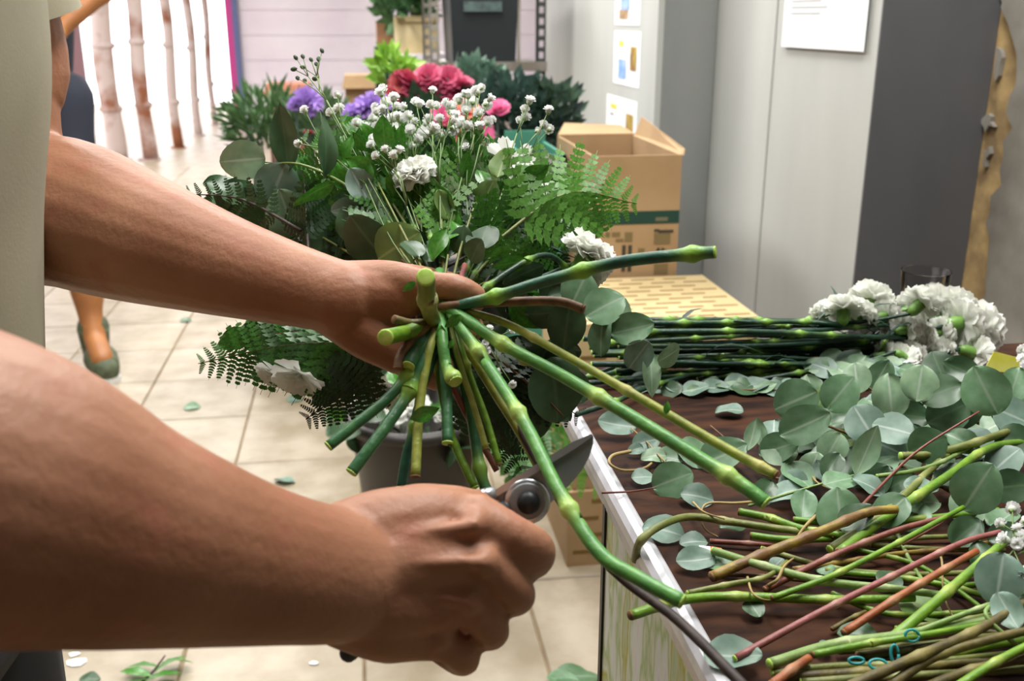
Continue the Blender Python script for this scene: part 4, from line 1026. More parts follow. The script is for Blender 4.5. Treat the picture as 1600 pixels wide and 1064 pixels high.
# near arm (works the secateurs)
near_arm = [shr, V(-560, 420, .37, 235), V(-330, 690, .365, 250), V(-150, 735, .37, 254), V(0, 775, .385, 236), V(110, 808, .40, 206), V(200, 836, .415, 176), V(350, 872, .45, 136), V(450, 890, .475, 115), V(525, 898, .495, 105), V(562, 900, .508, 92)]
limb(sk, near_arm, 24, 6)
# near hand: back of the hand towards the eye, four fingers folded away, one below the other
hand(sk, [(535, 865, .505, 82), (600, 832, .512, 70), (680, 815, .518, 58), (740, 812, .522, 40)], 14)       # metacarpals
hand(sk, [(540, 895, .500, 86), (620, 880, .506, 72), (700, 872, .508, 54), (748, 872, .512, 38)], 14)
hand(sk, [(545, 920, .500, 84), (620, 930, .508, 70), (690, 935, .512, 50), (730, 940, .518, 38)], 14)
hand(sk, [(545, 940, .505, 74), (610, 975, .514, 62), (655, 990, .518, 44), (688, 1000, .522, 33)], 14)
hand(sk, [(560, 860, .525, 62), (640, 815, .535, 58), (700, 800, .540, 44), (745, 795, .555, 30)], 14)        # thumb muscle and web
hand(sk, [(640, 822, .55, 40), (700, 800, .562, 34), (748, 792, .572, 28), (790, 800, .58, 24)], 12)          # thumb on the far side
hand(sk, [(746, 808, .518, 38), (798, 836, .514, 34), (834, 860, .526, 35), (820, 876, .56, 33), (770, 872, .582, 28), (735, 868, .582, 24)], 14)   # index
hand(sk, [(754, 874, .508, 34), (790, 908, .512, 30), (807, 929, .525, 31), (790, 933, .558, 29), (740, 915, .575, 26), (705, 910, .575, 22)], 14)   # middle
hand(sk, [(728, 938, .511, 36), (756, 970, .517, 30), (768, 986, .527, 29), (750, 988, .556, 26), (705, 965, .572, 24), (675, 955, .572, 20)], 14)   # ring
hand(sk, [(684, 996, .52, 32), (714, 1018, .524, 27), (726, 1030, .532, 25), (712, 1030, .555, 23), (672, 1005, .566, 21), (648, 995, .566, 18)], 14)  # little
for a_, b_, c_, r_ in ((742, 818, .507, 28), (756, 878, .500, 27), (730, 938, .503, 25), (688, 994, .512, 21)):
    sk.ball(W(a_, b_, c_), r_*c_/F, 14, 10)                                       # knuckles
for P_ in ([(575, 850, .489, 10), (660, 832, .4955, 11), (742, 822, .4975, 12)], [(575, 885, .484, 11), (660, 880, .4895, 12), (756, 878, .4925, 12)], [(575, 915, .485, 10), (650, 928, .493, 11), (730, 938, .496, 11)]):
    hand(sk, P_, 10)                                                              # tendons
arms_v = MB(); arms_v.v, arms_v.f, arms_v.t, arms_v.uv = sk.v, sk.f, sk.t, sk.uv
trunk = [(bx-.03, by, .84, .125), (bx-.012, by, .98, .130), (bx, by, 1.12, .135), (bx-.01, by, 1.26, .13), (bx-.01, by, 1.36, .10)]
def ell(mb, rows, ry, n=6, seg=24, m=None):
    Q = crv(np.asarray(rows), n)
    P = [[(q[0]+q[3]*math.cos(a), q[1]+q[3]*ry*math.sin(a), q[2]) for a in np.linspace(0, 2*PI, seg, endpoint=False)] for q in Q]
    P = [[(Q[0][0], Q[0][1], Q[0][2])]*seg]+P+[[(Q[-1][0], Q[-1][1], Q[-1][2])]*seg]
    mb.grid(P, closed=True)
ell(sk, trunk, 1.35)
for s_ in (1, -1):
    limb(sk, [(bx-.01, by, 1.37, .07), (bx, by+s_*.1, 1.40, .066), (bx+.005, by+s_*.185, 1.40, .06)], 16)
    limb(sk, [(bx-.01, by+s_*.09, .9, .085), (bx, by+s_*.1, .5, .06), (bx-.01, by+s_*.11, .1, .042)], 14)
    limb(sk, [(bx-.02, by+s_*.11, .05, .036), (bx+.14, by+s_*.13, .03, .028)], 10)
limb(sk, [(bx-.01, by, 1.38, .062), (bx+.02, by, 1.50, .056)], 16)
hc = np.array([bx+.045, by, 1.60])
sk.ball(hc, (.098, .076, .118), 24, 18)
sk.ball(hc+[.035, 0, -.055], (.062, .056, .065), 16, 12)
limb(sk, [tuple(hc+[.094, 0, .012])+(.010,), tuple(hc+[.116, 0, -.024])+(.015,)], 8)      # nose
for s_ in (1, -1): sk.ball(hc+[-.005, s_*.078, -.01], (.026, .012, .034), 10, 8)
sk.ball(hc+[.086, 0, -.058], (.014, .026, .007), 10, 6)
body_me = remesh(sk, 'body', 0.0024, M['skin'], 3, PW['person'])
put('body', body_me, florist, PW['person'])
ew = mat('eye_white', S(236, 234, 228), .3); ei = mat('brown_iris', S(60, 40, 26), .3)
for s_ in (1, -1):
    ey = part('eye', MB().ball(hc+[.082, s_*.032, .014], .013, 12, 10), ew, florist)
    part('iris', MB().ball(hc+[.0925, s_*.032, .012], (.004, .006, .006), 10, 8), ei, ey)
hr = MB(); hr.ball(hc+[-.018, 0, .03], (.102, .084, .105), 20, 14)
part('hair', hr, M['hair'], florist)
# shirt: trunk and two short sleeves
sh = MB()
trunk2 = [(bx-.03, by, .80, .146), (bx-.018, by, .90, .146), (bx-.008, by, 1.0, .149), (bx+.006, by, 1.12, .152), (bx, by, 1.26, .148), (bx-.01, by, 1.38, .105), (bx-.005, by, 1.425, .07)]
Q = crv(np.asarray(trunk2), 8)
Pg = []
for i, q in enumerate(Q):
    row = []
    for a in np.linspace(0, 2*PI, 72, endpoint=False):
        w = 1+.014*math.sin(a*7+q[2]*9)*math.exp(-((q[2]-.88)/.1)**2)+.012*math.sin(a*5-q[2]*16)
        row.append((q[0]+q[3]*math.cos(a)*w, q[1]+q[3]*1.38*math.sin(a)*w, q[2]))
    Pg.append(row)
Pi = [[(q[0]+(p[0]-q[0])*.97, q[1]+(p[1]-q[1])*.97, p[2]) for p in r] for r, q in zip(Pg, Q)]
Pg = Pi[:1]+Pg+Pi[-1:]
sh.grid(Pg, closed=True)
part('shirt', sh, M['shirt'], florist)
for arm, k in ((far_arm, 1), (near_arm, 1)):
    Qa = crv(np.asarray([np.array([bx, by+(.06 if arm is far_arm else -.06), 1.385, .075]), arm[0], arm[1]]), 8)
    cut = len(Qa)-(0 if arm is far_arm else 5)
    Qa = Qa[:cut]
    rr = np.maximum(Qa[:, 3]*1.1, .060)+.004
    mb = MB().tube(Qa[:, :3], rr, 24, caps=False)
    mb.tube(Qa[::-1, :3], rr[::-1]-.003, 24, caps=False)
    slv = part('sleeve', mb, M['shirt'], florist); mb = MB()
    mb.tube([Qa[-1, :3]-(Qa[-1, :3]-Qa[-2, :3])*.8, Qa[-1, :3]+(Qa[-1, :3]-Qa[-2, :3])*.02], rr[-1]+.0015, 24, caps=False)
    part('cuff', mb, M['shirt'], slv)
tr = MB(); ell(tr, [(bx-.025, by, .70, .118), (bx-.025, by, .78, .128), (bx-.022, by, .85, .126)], 1.32)
for s_ in (1, -1): limb(tr, [(bx-.01, by+s_*.085, .86, .098), (bx, by+s_*.1, .5, .078), (bx-.01, by+s_*.11, .09, .062)], 16)
part('trousers', tr, M['trouser'], florist)
for s_ in (1, -1):
    part('shoe', MB().ball((bx+.05, by+s_*.12, .04), (.145, .05, .04), 16, 10).box((bx-.09, by+s_*.12-.046, 0), (bx+.19, by+s_*.12+.046, .018)), M['shoe'], florist)

# ================================================================== secateurs
M['blade'] = mat('blade_steel', S(142, 148, 150), .5, S(118, 124, 126), 30, metal=.35, coord='world')
M['bladeedge'] = mat('ground_edge', S(206, 210, 214), .28, metal=.8)
M['grip'] = mat('dark_grip', S(60, 62, 66), .5)
dS = .572
t = thing('secateurs', W(800, 790, dS), 'steel secateurs with a black pivot closing on the bouquet stem', 'secateurs')
def slab(pts, d, th, name, m, bev=0.0):
    """solid plate of outline pts at depth d, thickness th"""
    k = len(pts); A = [W(x, y, d-th/2) for x, y in pts]; B = [W(x, y, d+th/2) for x, y in pts]
    mb = MB(); mb.add(A+B, [tuple(range(k))[::-1], tuple(range(k, 2*k))]+[(i, (i+1) % k, k+(i+1) % k, k+i) for i in range(k)])
    return flatpart(name, mb, m, t)
slab([(776, 771), (800, 755), (830, 737), (862, 718), (895, 697), (918, 682), (927, 680), (927, 694), (921, 713), (911, 732), (898, 749), (880, 768), (860, 786), (842, 800), (820, 812), (798, 812), (782, 800)], dS, .0032, 'blade', M['blade'])
slab([(770, 768), (800, 748), (830, 730), (862, 711), (895, 690), (924, 678), (927, 681), (900, 700), (866, 721), (834, 741), (804, 759), (776, 776)], dS-.0025, .0012, 'ground_edge', M['bladeedge'])
slab([(742, 776), (762, 768), (780, 770), (792, 784), (790, 806), (770, 815), (752, 800)], dS+.0035, .004, 'counter_blade', M['blade'])
def disc(px, py, r, d, th, m, name, dome=0.0):
    c = W(px, py, d); s = d/F; mb = MB(); P = []
    for rr, z in ((0.001, -th-dome), (r*.55, -th-dome*.8), (r*.9, -th), (r, -th*.6), (r, 0)):
        P.append([c+(rt*math.cos(a)+upv*math.sin(a))*rr*s+fw*z for a in np.linspace(0, 2*PI, 24, endpoint=False)])
    mb.grid(P, closed=True); return part(name, mb, m, t)
disc(824, 783, 36, dS-.002, .0018, M['bladeedge'], 'pivot_collar')
disc(824, 783, 29, dS-.0038, .001, M['blade'], 'pivot_washer')
disc(826, 785, 18, dS-.0045, .004, M['black'], 'pivot_bolt', .002)
mb = MB(); plimb(mb, [(790, 795, dS, 16), (745, 815, dS-.004, 17), (680, 870, dS-.012, 20), (610, 950, dS-.03, 20), (545, 1020, dS-.04, 15)], 12, 5); part('handle', mb, M['grip'], t)
mb = MB(); plimb(mb, [(775, 790, dS+.006, 14), (735, 780, dS+.012, 15), (660, 810, dS+.02, 17), (590, 900, dS+.02, 17), (535, 985, dS+.01, 14)], 12, 5); part('handle', mb, M['grip'], t)
mb = MB(); mb.tube([W(742, 778, dS), W(775, 770, dS)], .0042, 10); part('shank', mb, M['bladeedge'], t)

# ================================================================== helper further back
d2 = 3.32
fp = onz(150, 565, 0)
hp = thing('person', (fp[0], fp[1], 0), 'helper in dark navy clothes and a grey green shoe walking behind the florist', 'person')
q = lambda a, b, r, d=d2: np.append(W(a, b, d), r*d/F)
sb = MB()
limb(sb, [q(72, 180, 26), q(112, 330, 28), q(134, 440, 27), q(141, 490, 19), q(147, 520, 19)], 14)
limb(sb, [q(30, 180, 26, 3.5), q(-20, 330, 28, 3.55), q(-50, 460, 26, 3.62), q(-60, 520, 18, 3.66)], 14)
limb(sb, [q(147, 525, 17), q(160, 562, 18, d2-.06)], 12)
limb(sb, [q(42, 170, 50, 3.4), q(40, 40, 54, 3.4), q(34, -110, 58, 3.38), q(32, -170, 50, 3.38)], 20)
limb(sb, [q(32, -170, 26, 3.38), q(34, -235, 26, 3.36)], 12)
sb.ball(W(36, -275, 3.35), (.078, .095, .118), 20, 14)
limb(sb, [q(36, -262, 6, 3.245), q(36, -248, 8, 3.235)], 8)
limb(sb, [q(34, -150, 36, 3.38), q(110, -140, 30, 3.38), q(172, -40, 22, 3.3), q(140, 2, 17, 3.25), q(100, 42, 13, 3.22), q(88, 58, 13, 3.22)], 14)
limb(sb, [q(34, -150, 36, 3.38), q(-48, -140, 30, 3.4), q(-70, 0, 22, 3.4), q(-72, 100, 14, 3.38)], 14)
for k in range(4):
    limb(sb, [q(92, 50+6*k, 6, 3.21), q(80, 58+6*k, 5, 3.20), q(70, 64+6*k, 4, 3.20)], 8)
limb(sb, [q(94, 46, 6, 3.21), q(96, 62, 5, 3.19)], 8)
put('body', remesh(sb, 'body', .009, M['skin2'], 4, PW[hp.name]), hp, PW[hp.name])
M['navy'] = mat('navy_cloth', S(28, 32, 48), .85, S(20, 24, 38), 5, coord='world')
mb = MB(); plimb(mb, [(40, 185, 3.4, 66), (44, 120, 3.4, 68)], 20)
plimb(mb, [(70, 170, d2, 56), (98, 152, d2, 46), (104, 210, d2, 42), (116, 330, d2, 39), (122, 375, d2, 36)], 16)
plimb(mb, [(30, 180, 3.45, 52), (-20, 330, 3.55, 40), (-34, 390, 3.58, 36)], 16)
part('trousers', mb, M['navy'], hp)
mb = MB(); plimb(mb, [(42, 130, 3.4, 66), (42, 20, 3.4, 68), (36, -110, 3.38, 70), (32, -165, 3.38, 48)], 20)
plimb(mb, [(34, -145, 3.38, 40), (100, -140, 3.38, 36), (128, -118, 3.37, 32)], 14); plimb(mb, [(34, -145, 3.38, 40), (-44, -140, 3.4, 34), (-56, -90, 3.4, 30)], 14)
part('shirt', mb, M['navy'], hp)
mb = MB(); mb.ball(W(36, -283, 3.37), (.086, .1, .118), 18, 12); part('hair', mb, M['hair'], hp)
for (a, b, dd, ex, ey, nm) in ((144, 520, d2, 166, 566, 'shoe'), (-62, 528, 3.66, -50, 560, 'shoe')):
    h0 = W(a, b, dd); zz = h0[2]
    toe = onz(ex, ey+14, 0.035)
    heel = np.array([h0[0], h0[1]+.02, .04])
    mb = MB(); limb(mb, [np.r_[heel, .044], np.r_[(heel+toe)/2+[0, 0, .02], .054], np.r_[toe+[0, 0, .006], .044]], 16)
    limb(mb, [np.r_[heel+[0, 0, .0], .040], np.r_[heel+[0, 0, .11], .052]], 16)
    so = part(nm, mb, mat('grey_green_shoe', S(96, 104, 78), .7, S(70, 80, 60), 40), hp)
    d_ = unit((toe-heel)*[1, 1, 0]); sd = np.array([-d_[1], d_[0], 0])
    s2 = MB(); A = [heel*[1, 1, 0]+d_*u+sd*w for u, w in ((-.042, -.03), (-.042, .03), (.06, .044), (np.linalg.norm(toe-heel)+.02, .04), (np.linalg.norm(toe-heel)+.04, 0), (np.linalg.norm(toe-heel)+.02, -.04), (.06, -.044))]
    k = len(A); s2.add([p+[0, 0, .0] for p in A]+[p+[0, 0, .018] for p in A], [tuple(range(k))[::-1], tuple(range(k, 2*k))]+[(i, (i+1) % k, k+(i+1) % k, k+i) for i in range(k)])
    flatpart('sole', s2, M['white'], so)
# ================================================================== bouquet: stems below the hand
B = W(692, 492, .675)
GB = 'cut flower stems below the hand'
def bstem(pts, rp, m, nodes, lb, cut='cut', bulge=1.5, taper=1.0, inner=True):
    P0 = [W(*p) for p in pts]
    if inner:
        d0 = unit(P0[0]-P0[1]); P0 = [P0[0]+d0*.05+fw*.05]+P0
    r = rp*np.mean([p[2] for p in pts])/F
    t = thing('cut_flower', P0[-1], lb, 'flower', GB)
    mb, P, rad = node_tube(P0, r, 8, nodes, 12, bulge, taper)
    part('stem', mb, M[m], t)
    ax = unit(P[-1]-P[-2])
    part('cut_end', MB().tube([P[-1]-ax*r*.1, P[-1]+ax*r*.12, P[-1]+ax*r*.2], [rad[-1]*1.03, rad[-1]*1.0, rad[-1]*.8], 12), M[cut], t)
    return t, P, rad
bstem([(700, 483, .665), (780, 462, .64), (850, 440, .63), (965, 410, .615), (1080, 397, .605), (1117, 394, .60)], 9.5, 'stemteal', (.30, .48, .70, .95), 'thick teal green stem reaching out to the wall side with a knobbly pale end', bulge=1.5)
bstem([(700, 478, .66), (790, 472, .645), (870, 471, .635), (912, 483, .63)], 6.5, 'stembrown', (), 'bent brown woody stem just below the thick teal green one', 'cutbrown', taper=1.15)
bstem([(720, 484, .66), (790, 505, .645), (872, 549, .63), (1000, 622, .60), (1130, 698, .575), (1212, 742, .56)], 6.2, 'stemyel', (.45, .68, .97), 'long straight yellow green stem ending over the leaf heap', 'cutbrown', 1.25, 1.2)
bstem([(715, 490, .655), (790, 540, .635), (880, 588, .62), (1010, 665, .59), (1150, 752, .56), (1196, 786, .552)], 9.5, 'stemlight', (.40, .63, .92), 'long straight light green stem ending above the wooden table', bulge=1.4, taper=1.15)
bstem([(712, 500, .655), (758, 565, .63), (822, 665, .59), (872, 765, .553), (935, 862, .525), (1000, 905, .51), (1066, 940, .50)], 9.6, 'stemlight', (.36, .53, .76), 'thick light green stem held between the secateur blades', bulge=1.45, taper=1.15)
bstem([(735, 540, .67), (800, 650, .65), (880, 790, .61), (960, 892, .575), (1060, 970, .54), (1170, 1080, .49)], 7, 'stemdarkbrown', (.7,), 'dark brown twig passing over the white table edge at the front', 'cutbrown', 1.1, 1.1)
bstem([(715, 490, .655), (765, 520, .645), (808, 556, .64), (822, 567, .636), (832, 566, .634)], 4.5, 'stemyel', (.95,), 'short thin stem with a hooked yellow tip')
bstem([(690, 512, .655), (697, 570, .64), (712, 596, .63)], 9, 'stemlight', (.5, .97), 'short green stem with two pale swollen joints in the middle of the fan', bulge=1.5)
bstem([(694, 560, .65), (698, 620, .635), (699, 692, .62)], 8.5, 'stemg', (.1,), 'upright green stem hanging straight down below the joints')
bstem([(705, 520, .66), (722, 580, .645), (742, 640, .635), (760, 702, .625)], 5, 'stemyel', (.2,), 'thin glossy yellow green stem right of the upright one', 'cutbrown')
bstem([(715, 525, .66), (735, 590, .65), (758, 650, .642), (780, 725, .632)], 5.5, 'stembright', (.6,), 'thin bright green stem ending in a brown hollow tip', 'cutbrown')
bstem([(722, 530, .665), (770, 610, .655), (808, 670, .645), (842, 732, .635)], 6.5, 'stemyel', (.5,), 'yellow green stem running beside the one being cut', 'cutbrown')
bstem([(700, 510, .668), (690, 560, .66), (730, 650, .655), (776, 735, .65)], 5, 'stempink', (.5,), 'pinkish stem half hidden behind the yellow green ones', 'cutbrown')
bstem([(678, 520, .655), (664, 580, .64), (655, 640, .63), (649, 745, .61)], 7, 'stemyel', (.45,), 'brownish stem with a pale cut end hanging over the near hand', 'cutbrown', 1.3, 1.1)
bstem([(672, 520, .655), (640, 580, .64), (606, 622, .63), (560, 660, .62), (513, 697, .612)], 8.5, 'stemg', (.64,), 'green stem with one swollen joint slanting farthest towards the floor side', bulge=1.6)
bstem([(678, 530, .655), (640, 610, .635), (606, 662, .62), (578, 700, .61), (549, 738, .603)], 9.5, 'stemg', (.66,), 'second slanting green stem with a swollen joint and a dark round end', bulge=1.6)
bstem([(682, 560, .66), (700, 660, .645), (715, 705, .64), (742, 762, .63)], 6.5, 'stembright', (.5,), 'green stem running down behind the near hand beside the upright one')
bstem([(710, 540, .67), (735, 640, .655), (750, 735, .64), (764, 775, .635)], 9, 'stemg', (.9,), 'green stem with a split tip just behind the secateurs', bulge=1.4)
bstem([(664, 580, .66), (650, 660, .645), (635, 712, .637), (627, 762, .63)], 8, 'stemteal', (.75,), 'teal stem with a pale joint disappearing behind the near hand', bulge=1.5)
bstem([(676, 500, .655), (668, 470, .635), (666, 440, .615), (665, 433, .607)], 11, 'stemolive', (.8,), 'short stem pointing up with a bright lime cut face in front of the thumb', bulge=1.3, taper=1.3)
bstem([(660, 512, .655), (632, 520, .64), (606, 526, .622), (602, 527, .617)], 11, 'stembright', (.6,), 'short stem pointing at the viewer with a round lime cut face', bulge=1.25, taper=1.15)
bstem([(664, 525, .655), (650, 545, .645), (638, 572, .635)], 10.5, 'stemg', (), 'stubby green stem with a flat end under the palm')
bstem([(670, 508, .655), (645, 530, .645), (626, 556, .638), (622, 576, .634)], 6.5, 'stembrown', (.5,), 'curved brown stub bending down over the palm', 'cutbrown', 1.3, 1.2)
bstem([(668, 505, .655), (640, 505, .645), (616, 499, .637)], 6, 'stemolivebr', (), 'dark broken stub pointing at the wrist', 'cutbrown', 1.0, 1.2)
bstem([(690, 520, .66), (675, 570, .65), (650, 640, .645), (640, 700, .64)], 5, 'stemteal', (.5,), 'thin teal stem behind the brownish one')
# small leaves on the stems
for (px, py, d, dx, L) in ((722, 492, .645, 215, 34), (690, 508, .648, 265, 36), (650, 440, .61, 215, 26), (700, 545, .63, 60, 18), (700, 690, .62, 300, 12), (1040, 648, .585, 80, 22), (640, 655, .62, 20, 50)):
    p = W(px, py, d); o = put('stem_leaf', LEAF['ruscus'][0], None, Mw=frame(p, scr(dx), toward(p)+rv(.2), L*d/F))
    tag(o, {722: 'small green sheath leaf on the thick teal green stem', 690: 'narrow sheath leaf hanging under the lime cut stem', 650: 'tiny green leaf below the upward lime cut face', 1040: 'small leaf on the long yellow green stem', 640: 'long leaf curling from the second slanting stem'}.get(px) or ('tiny leaf bud at the swollen joints of the stem fan' if py < 600 else 'tiny leaf bud at the end of the upright green stem'), 'leaf', 'small leaves on the cut stems')

# ================================================================== bouquet: greenery and flowers beyond the hand
GE2 = 'eucalyptus branches in the bouquet'
def bleaf(px, py, L, deg, kind, d=.82, face=.8, jit=.25):
    p = W(px, py, d); ln = L*d/F*1.06; n = unit(toward(p)*face+rv(jit)); dr = scr(deg); dr = unit(dr-n*(dr @ n))
    return p-dr*ln*.5, dr, n, ln, kind
EB = [
 ([(660, 412, .75), (612, 352, .79), (545, 292, .82), (470, 257, .84), (405, 257, .85)], .0016, 'stempale', 'eucalyptus branch arching over the forearm with a round tip leaf towards the doorway',
  [(379, 250, 66, 185, 'pale', .84), (445, 215, 100, 95, 'upright', .845), (432, 290, 70, 250, 'grey', .85), (510, 225, 100, 95, 'upright', .81), (490, 300, 70, 215, 'ruscus', .80), (562, 290, 56, 120, 'grey', .80), (585, 262, 46, 70, 'dark', .83), (540, 325, 44, 190, 'grey', .80), (575, 315, 46, 270, 'dark', .80)]),
 ([(640, 430, .76), (560, 380, .82), (450, 340, .86), (360, 300, .88)], .0016, 'stembrown', 'eucalyptus branch of blue green leaves tucked behind the forearm',
  [(352, 296, 62, 175, 'dark', .86), (392, 340, 66, 200, 'euc', .87), (450, 335, 76, 110, 'pale', .85), (480, 345, 56, 30, 'dark', .84), (415, 345, 70, 340, 'dark', .86), (510, 385, 76, 200, 'dark', .83), (535, 372, 66, 100, 'euc', .82), (330, 330, 50, 200, 'euc', .9)]),
 ([(660, 430, .75), (620, 400, .77), (590, 370, .79)], .0014, 'stembrown', 'eucalyptus sprig with big round leaves just above the wrist',
  [(573, 372, 80, 120, 'dark', .775), (622, 384, 76, 30, 'yel', .765), (640, 385, 66, 320, 'dark', .772), (550, 350, 60, 100, 'euc', .80), (600, 345, 46, 80, 'dark', .80)]),
 ([(720, 470, .72), (860, 468, .74), (930, 492, .74), (985, 545, .735), (1010, 590, .73)], .0015, 'stembrown', 'eucalyptus branch drooping over the carnation stems on the wall side',
  [(905, 452, 62, 60, 'euc', .745), (945, 478, 66, 30, 'euc', .735), (960, 490, 60, 320, 'pale', .745), (988, 514, 66, 10, 'euc', .73), (939, 526, 56, 265, 'euc', .735), (997, 556, 56, 230, 'grey', .728), (1046, 555, 44, 10, 'pale', .725), (1018, 582, 70, 270, 'narrow', .725), (885, 510, 74, 260, 'dark', .75), (850, 490, 60, 200, 'dark', .76), (870, 450, 56, 100, 'dark', .77)]),
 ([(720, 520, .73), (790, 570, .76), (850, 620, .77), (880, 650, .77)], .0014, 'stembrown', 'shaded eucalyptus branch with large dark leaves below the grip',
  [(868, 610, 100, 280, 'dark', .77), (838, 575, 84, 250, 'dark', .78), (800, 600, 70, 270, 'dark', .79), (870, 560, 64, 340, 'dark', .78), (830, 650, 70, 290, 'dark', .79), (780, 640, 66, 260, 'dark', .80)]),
 ([(600, 520, .74), (480, 520, .80), (390, 525, .84), (360, 530, .85)], .0014, 'stembrown', 'eucalyptus sprig with a green round leaf under the forearm',
  [(363, 530, 66, 200, 'ruscus', .84), (395, 520, 50, 60, 'dark', .84), (430, 530, 50, 300, 'dark', .83)]),
]
for pts, r, m, lb, lv in EB:
    euc_branch([W(*p) for p in pts], r, [bleaf(a, b, L, dg_, k, d) for a, b, L, dg_, k, d in lv], lb, GE2, m)
# fern fronds: foot, tip, kind, width, label
def FR(b, tp, kind, w, lb, sag=(0, 0, 0), pairs=9, nj=.3):
    b, tp = W(*b), W(*tp)
    return frond(b, tp, toward((b+tp)/2)+rv(nj), lb, kind, w, np.asarray(sag), pairs)
FR((760, 388, .76), (995, 318, .86), 'fernlight', .46, 'bright fern frond reaching out past the carton on the wall side', upv*.025, 11, .05)
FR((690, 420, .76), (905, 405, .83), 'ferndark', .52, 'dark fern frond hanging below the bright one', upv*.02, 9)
FR((640, 360, .79), (530, 185, .87), 'fern', .55, 'green fern frond fanning up above the forearm', (0, 0, 0), 9, .1)
FR((660, 360, .79), (590, 200, .88), 'fernlight', .5, 'bright fern frond standing at the middle of the bouquet', (0, 0, 0), 9)
FR((650, 380, .79), (470, 215, .88), 'fern', .5, 'green fern frond at the doorway side of the bouquet', (0, 0, 0), 9)
FR((470, 360, .80), (292, 303, .86), 'ferndark', .2, 'dark narrow fern frond poking out over the elbow side', upv*.01, 9)
FR((482, 395, .79), (476, 285, .83), 'ferndark', .42, 'small brownish fern tip in front of the pale eucalyptus leaf', (0, 0, 0), 9)
FR((600, 535, .73), (310, 568, .82), 'fern', .34, 'fern frond stretching out under the forearm towards the floor', upv*.006, 13, .1)
FR((600, 545, .73), (478, 655, .78), 'ferndark', .42, 'dark fern frond hanging down under the palm', rt*.006, 12, .1)
FR((600, 530, .74), (425, 590, .80), 'fern', .46, 'green fern frond drooping below the forearm', upv*.004, 9)
FR((600, 540, .75), (500, 600, .80), 'fern', .5, 'short fern frond crowding beneath the palm', (0, 0, 0), 10)
FR((690, 400, .78), (700, 225, .86), 'fern', .4, 'green fern frond rising behind the baby breath', (0, 0, 0), 9)
FR((720, 400, .78), (790, 235, .85), 'fernback', .5, 'pale fern frond seen from its underside', rt*.008, 9, .1)
FR((700, 400, .78), (650, 250, .86), 'fern', .5, 'dark green fern frond at the heart of the bouquet', (0, 0, 0), 9)
FR((700, 430, .75), (845, 398, .80), 'fernlight', .5, 'small bright fern above the thumb', (0, 0, 0), 9)
FR((740, 470, .74), (830, 330, .84), 'ferndark', .5, 'dark fern frond behind the pale one', (0, 0, 0), 10)
FR((720, 540, .74), (905, 650, .80), 'ferndark', .42, 'dark fern frond low on the wall side of the bouquet', (0, 0, 0), 10)
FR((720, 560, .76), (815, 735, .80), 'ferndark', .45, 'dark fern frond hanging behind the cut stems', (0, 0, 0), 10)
FR((680, 420, .78), (870, 260, .87), 'fernback', .45, 'pale green fern frond between the white blooms', upv*.01, 9)
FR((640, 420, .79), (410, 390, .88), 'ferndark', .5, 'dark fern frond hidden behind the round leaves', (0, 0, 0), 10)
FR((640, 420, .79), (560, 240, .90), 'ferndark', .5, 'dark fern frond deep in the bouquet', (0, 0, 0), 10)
FR((720, 420, .79), (900, 300, .90), 'fern', .5, 'green fern frond behind the bright one', (0, 0, 0), 10)
for i, (bp, tp, kd, lb) in enumerate([((700, 400, .78), (760, 215, .84), 'fern', 'green fern frond left of the pale underside frond'), ((670, 390, .78), (655, 205, .84), 'fernlight', 'bright fern frond above the wrist'), ((720, 420, .76), (830, 300, .81), 'fern', 'green fern frond above the thumb leaning to the wall'),
        ((640, 400, .78), (570, 260, .82), 'fern', 'green fern frond crossing the big round leaves'), ((690, 410, .77), (720, 280, .81), 'fernlight', 'bright fern frond standing straight over the thumb'), ((640, 380, .79), (500, 255, .85), 'fern', 'green fern frond behind the upright narrow leaves'),
        ((740, 430, .76), (880, 350, .82), 'fern', 'green fern frond just above the thick teal stem'), ((650, 330, .82), (610, 180, .89), 'fern', 'green fern tip under the white florets'), ((760, 400, .79), (860, 240, .86), 'fernback', 'pale fern frond beside the star shaped blooms')]):
    FR(bp, tp, kd, .5, lb, (0, 0, 0), 9, .35)
# leafy fillers
def filler(n, cx, cy, rx, ry, d0, d1, kinds, L0, L1, lb, lo=None):
    lv = []
    for k in range(n):
        a, rr = rng.uniform(0, 2*PI), math.sqrt(rng.random())
        px, py = cx+rx*rr*math.cos(a), cy+ry*rr*math.sin(a)
        deg = math.degrees(math.atan2(480-py, px-690))+rng.uniform(-40, 40)
        p = W(px, py, rng.uniform(d0, d1)); ln = rng.uniform(L0, L1)*d0/F
        n_ = unit(toward(p)+rv(.5)); dr = scr(deg); dr = unit(dr-n_*(dr @ n_)+rv(.12))
        lv.append((p, dr, n_, ln, kinds[k % len(kinds)]))
    return euc_branch([B+fw*.03, W((cx+690)/2, (cy+480)/2, (d0+.7)/2), W(cx, cy, d0)], .0015, lv, lb, 'leafy filler branches in the bouquet', 'stemolive', 'leafy_branch')
filler(30, 560, 300, 110, 80, .83, .93, ['ruscus', 'dark', 'ruscus'], 40, 80, 'glossy leafy branch on the doorway side of the bouquet')
filler(34, 700, 335, 110, 85, .80, .92, ['ruscus', 'ruscus', 'dark'], 40, 84, 'glossy leafy branch in the middle of the bouquet')
filler(26, 820, 350, 100, 80, .82, .92, ['ruscus', 'dark'], 36, 70, 'glossy leafy branch on the wall side of the bouquet')
filler(22, 745, 310, 75, 60, .78, .83, ['ruscus', 'ruscus', 'yel'], 36, 62, 'bright leafy branch between the ruffled carnation and the pale fern')
filler(18, 590, 285, 70, 55, .80, .84, ['ruscus'], 36, 64, 'bright leafy branch beside the upright narrow leaves')
filler(24, 450, 340, 110, 60, .87, .94, ['dark', 'euc'], 50, 76, 'dark leafy branch behind the forearm')
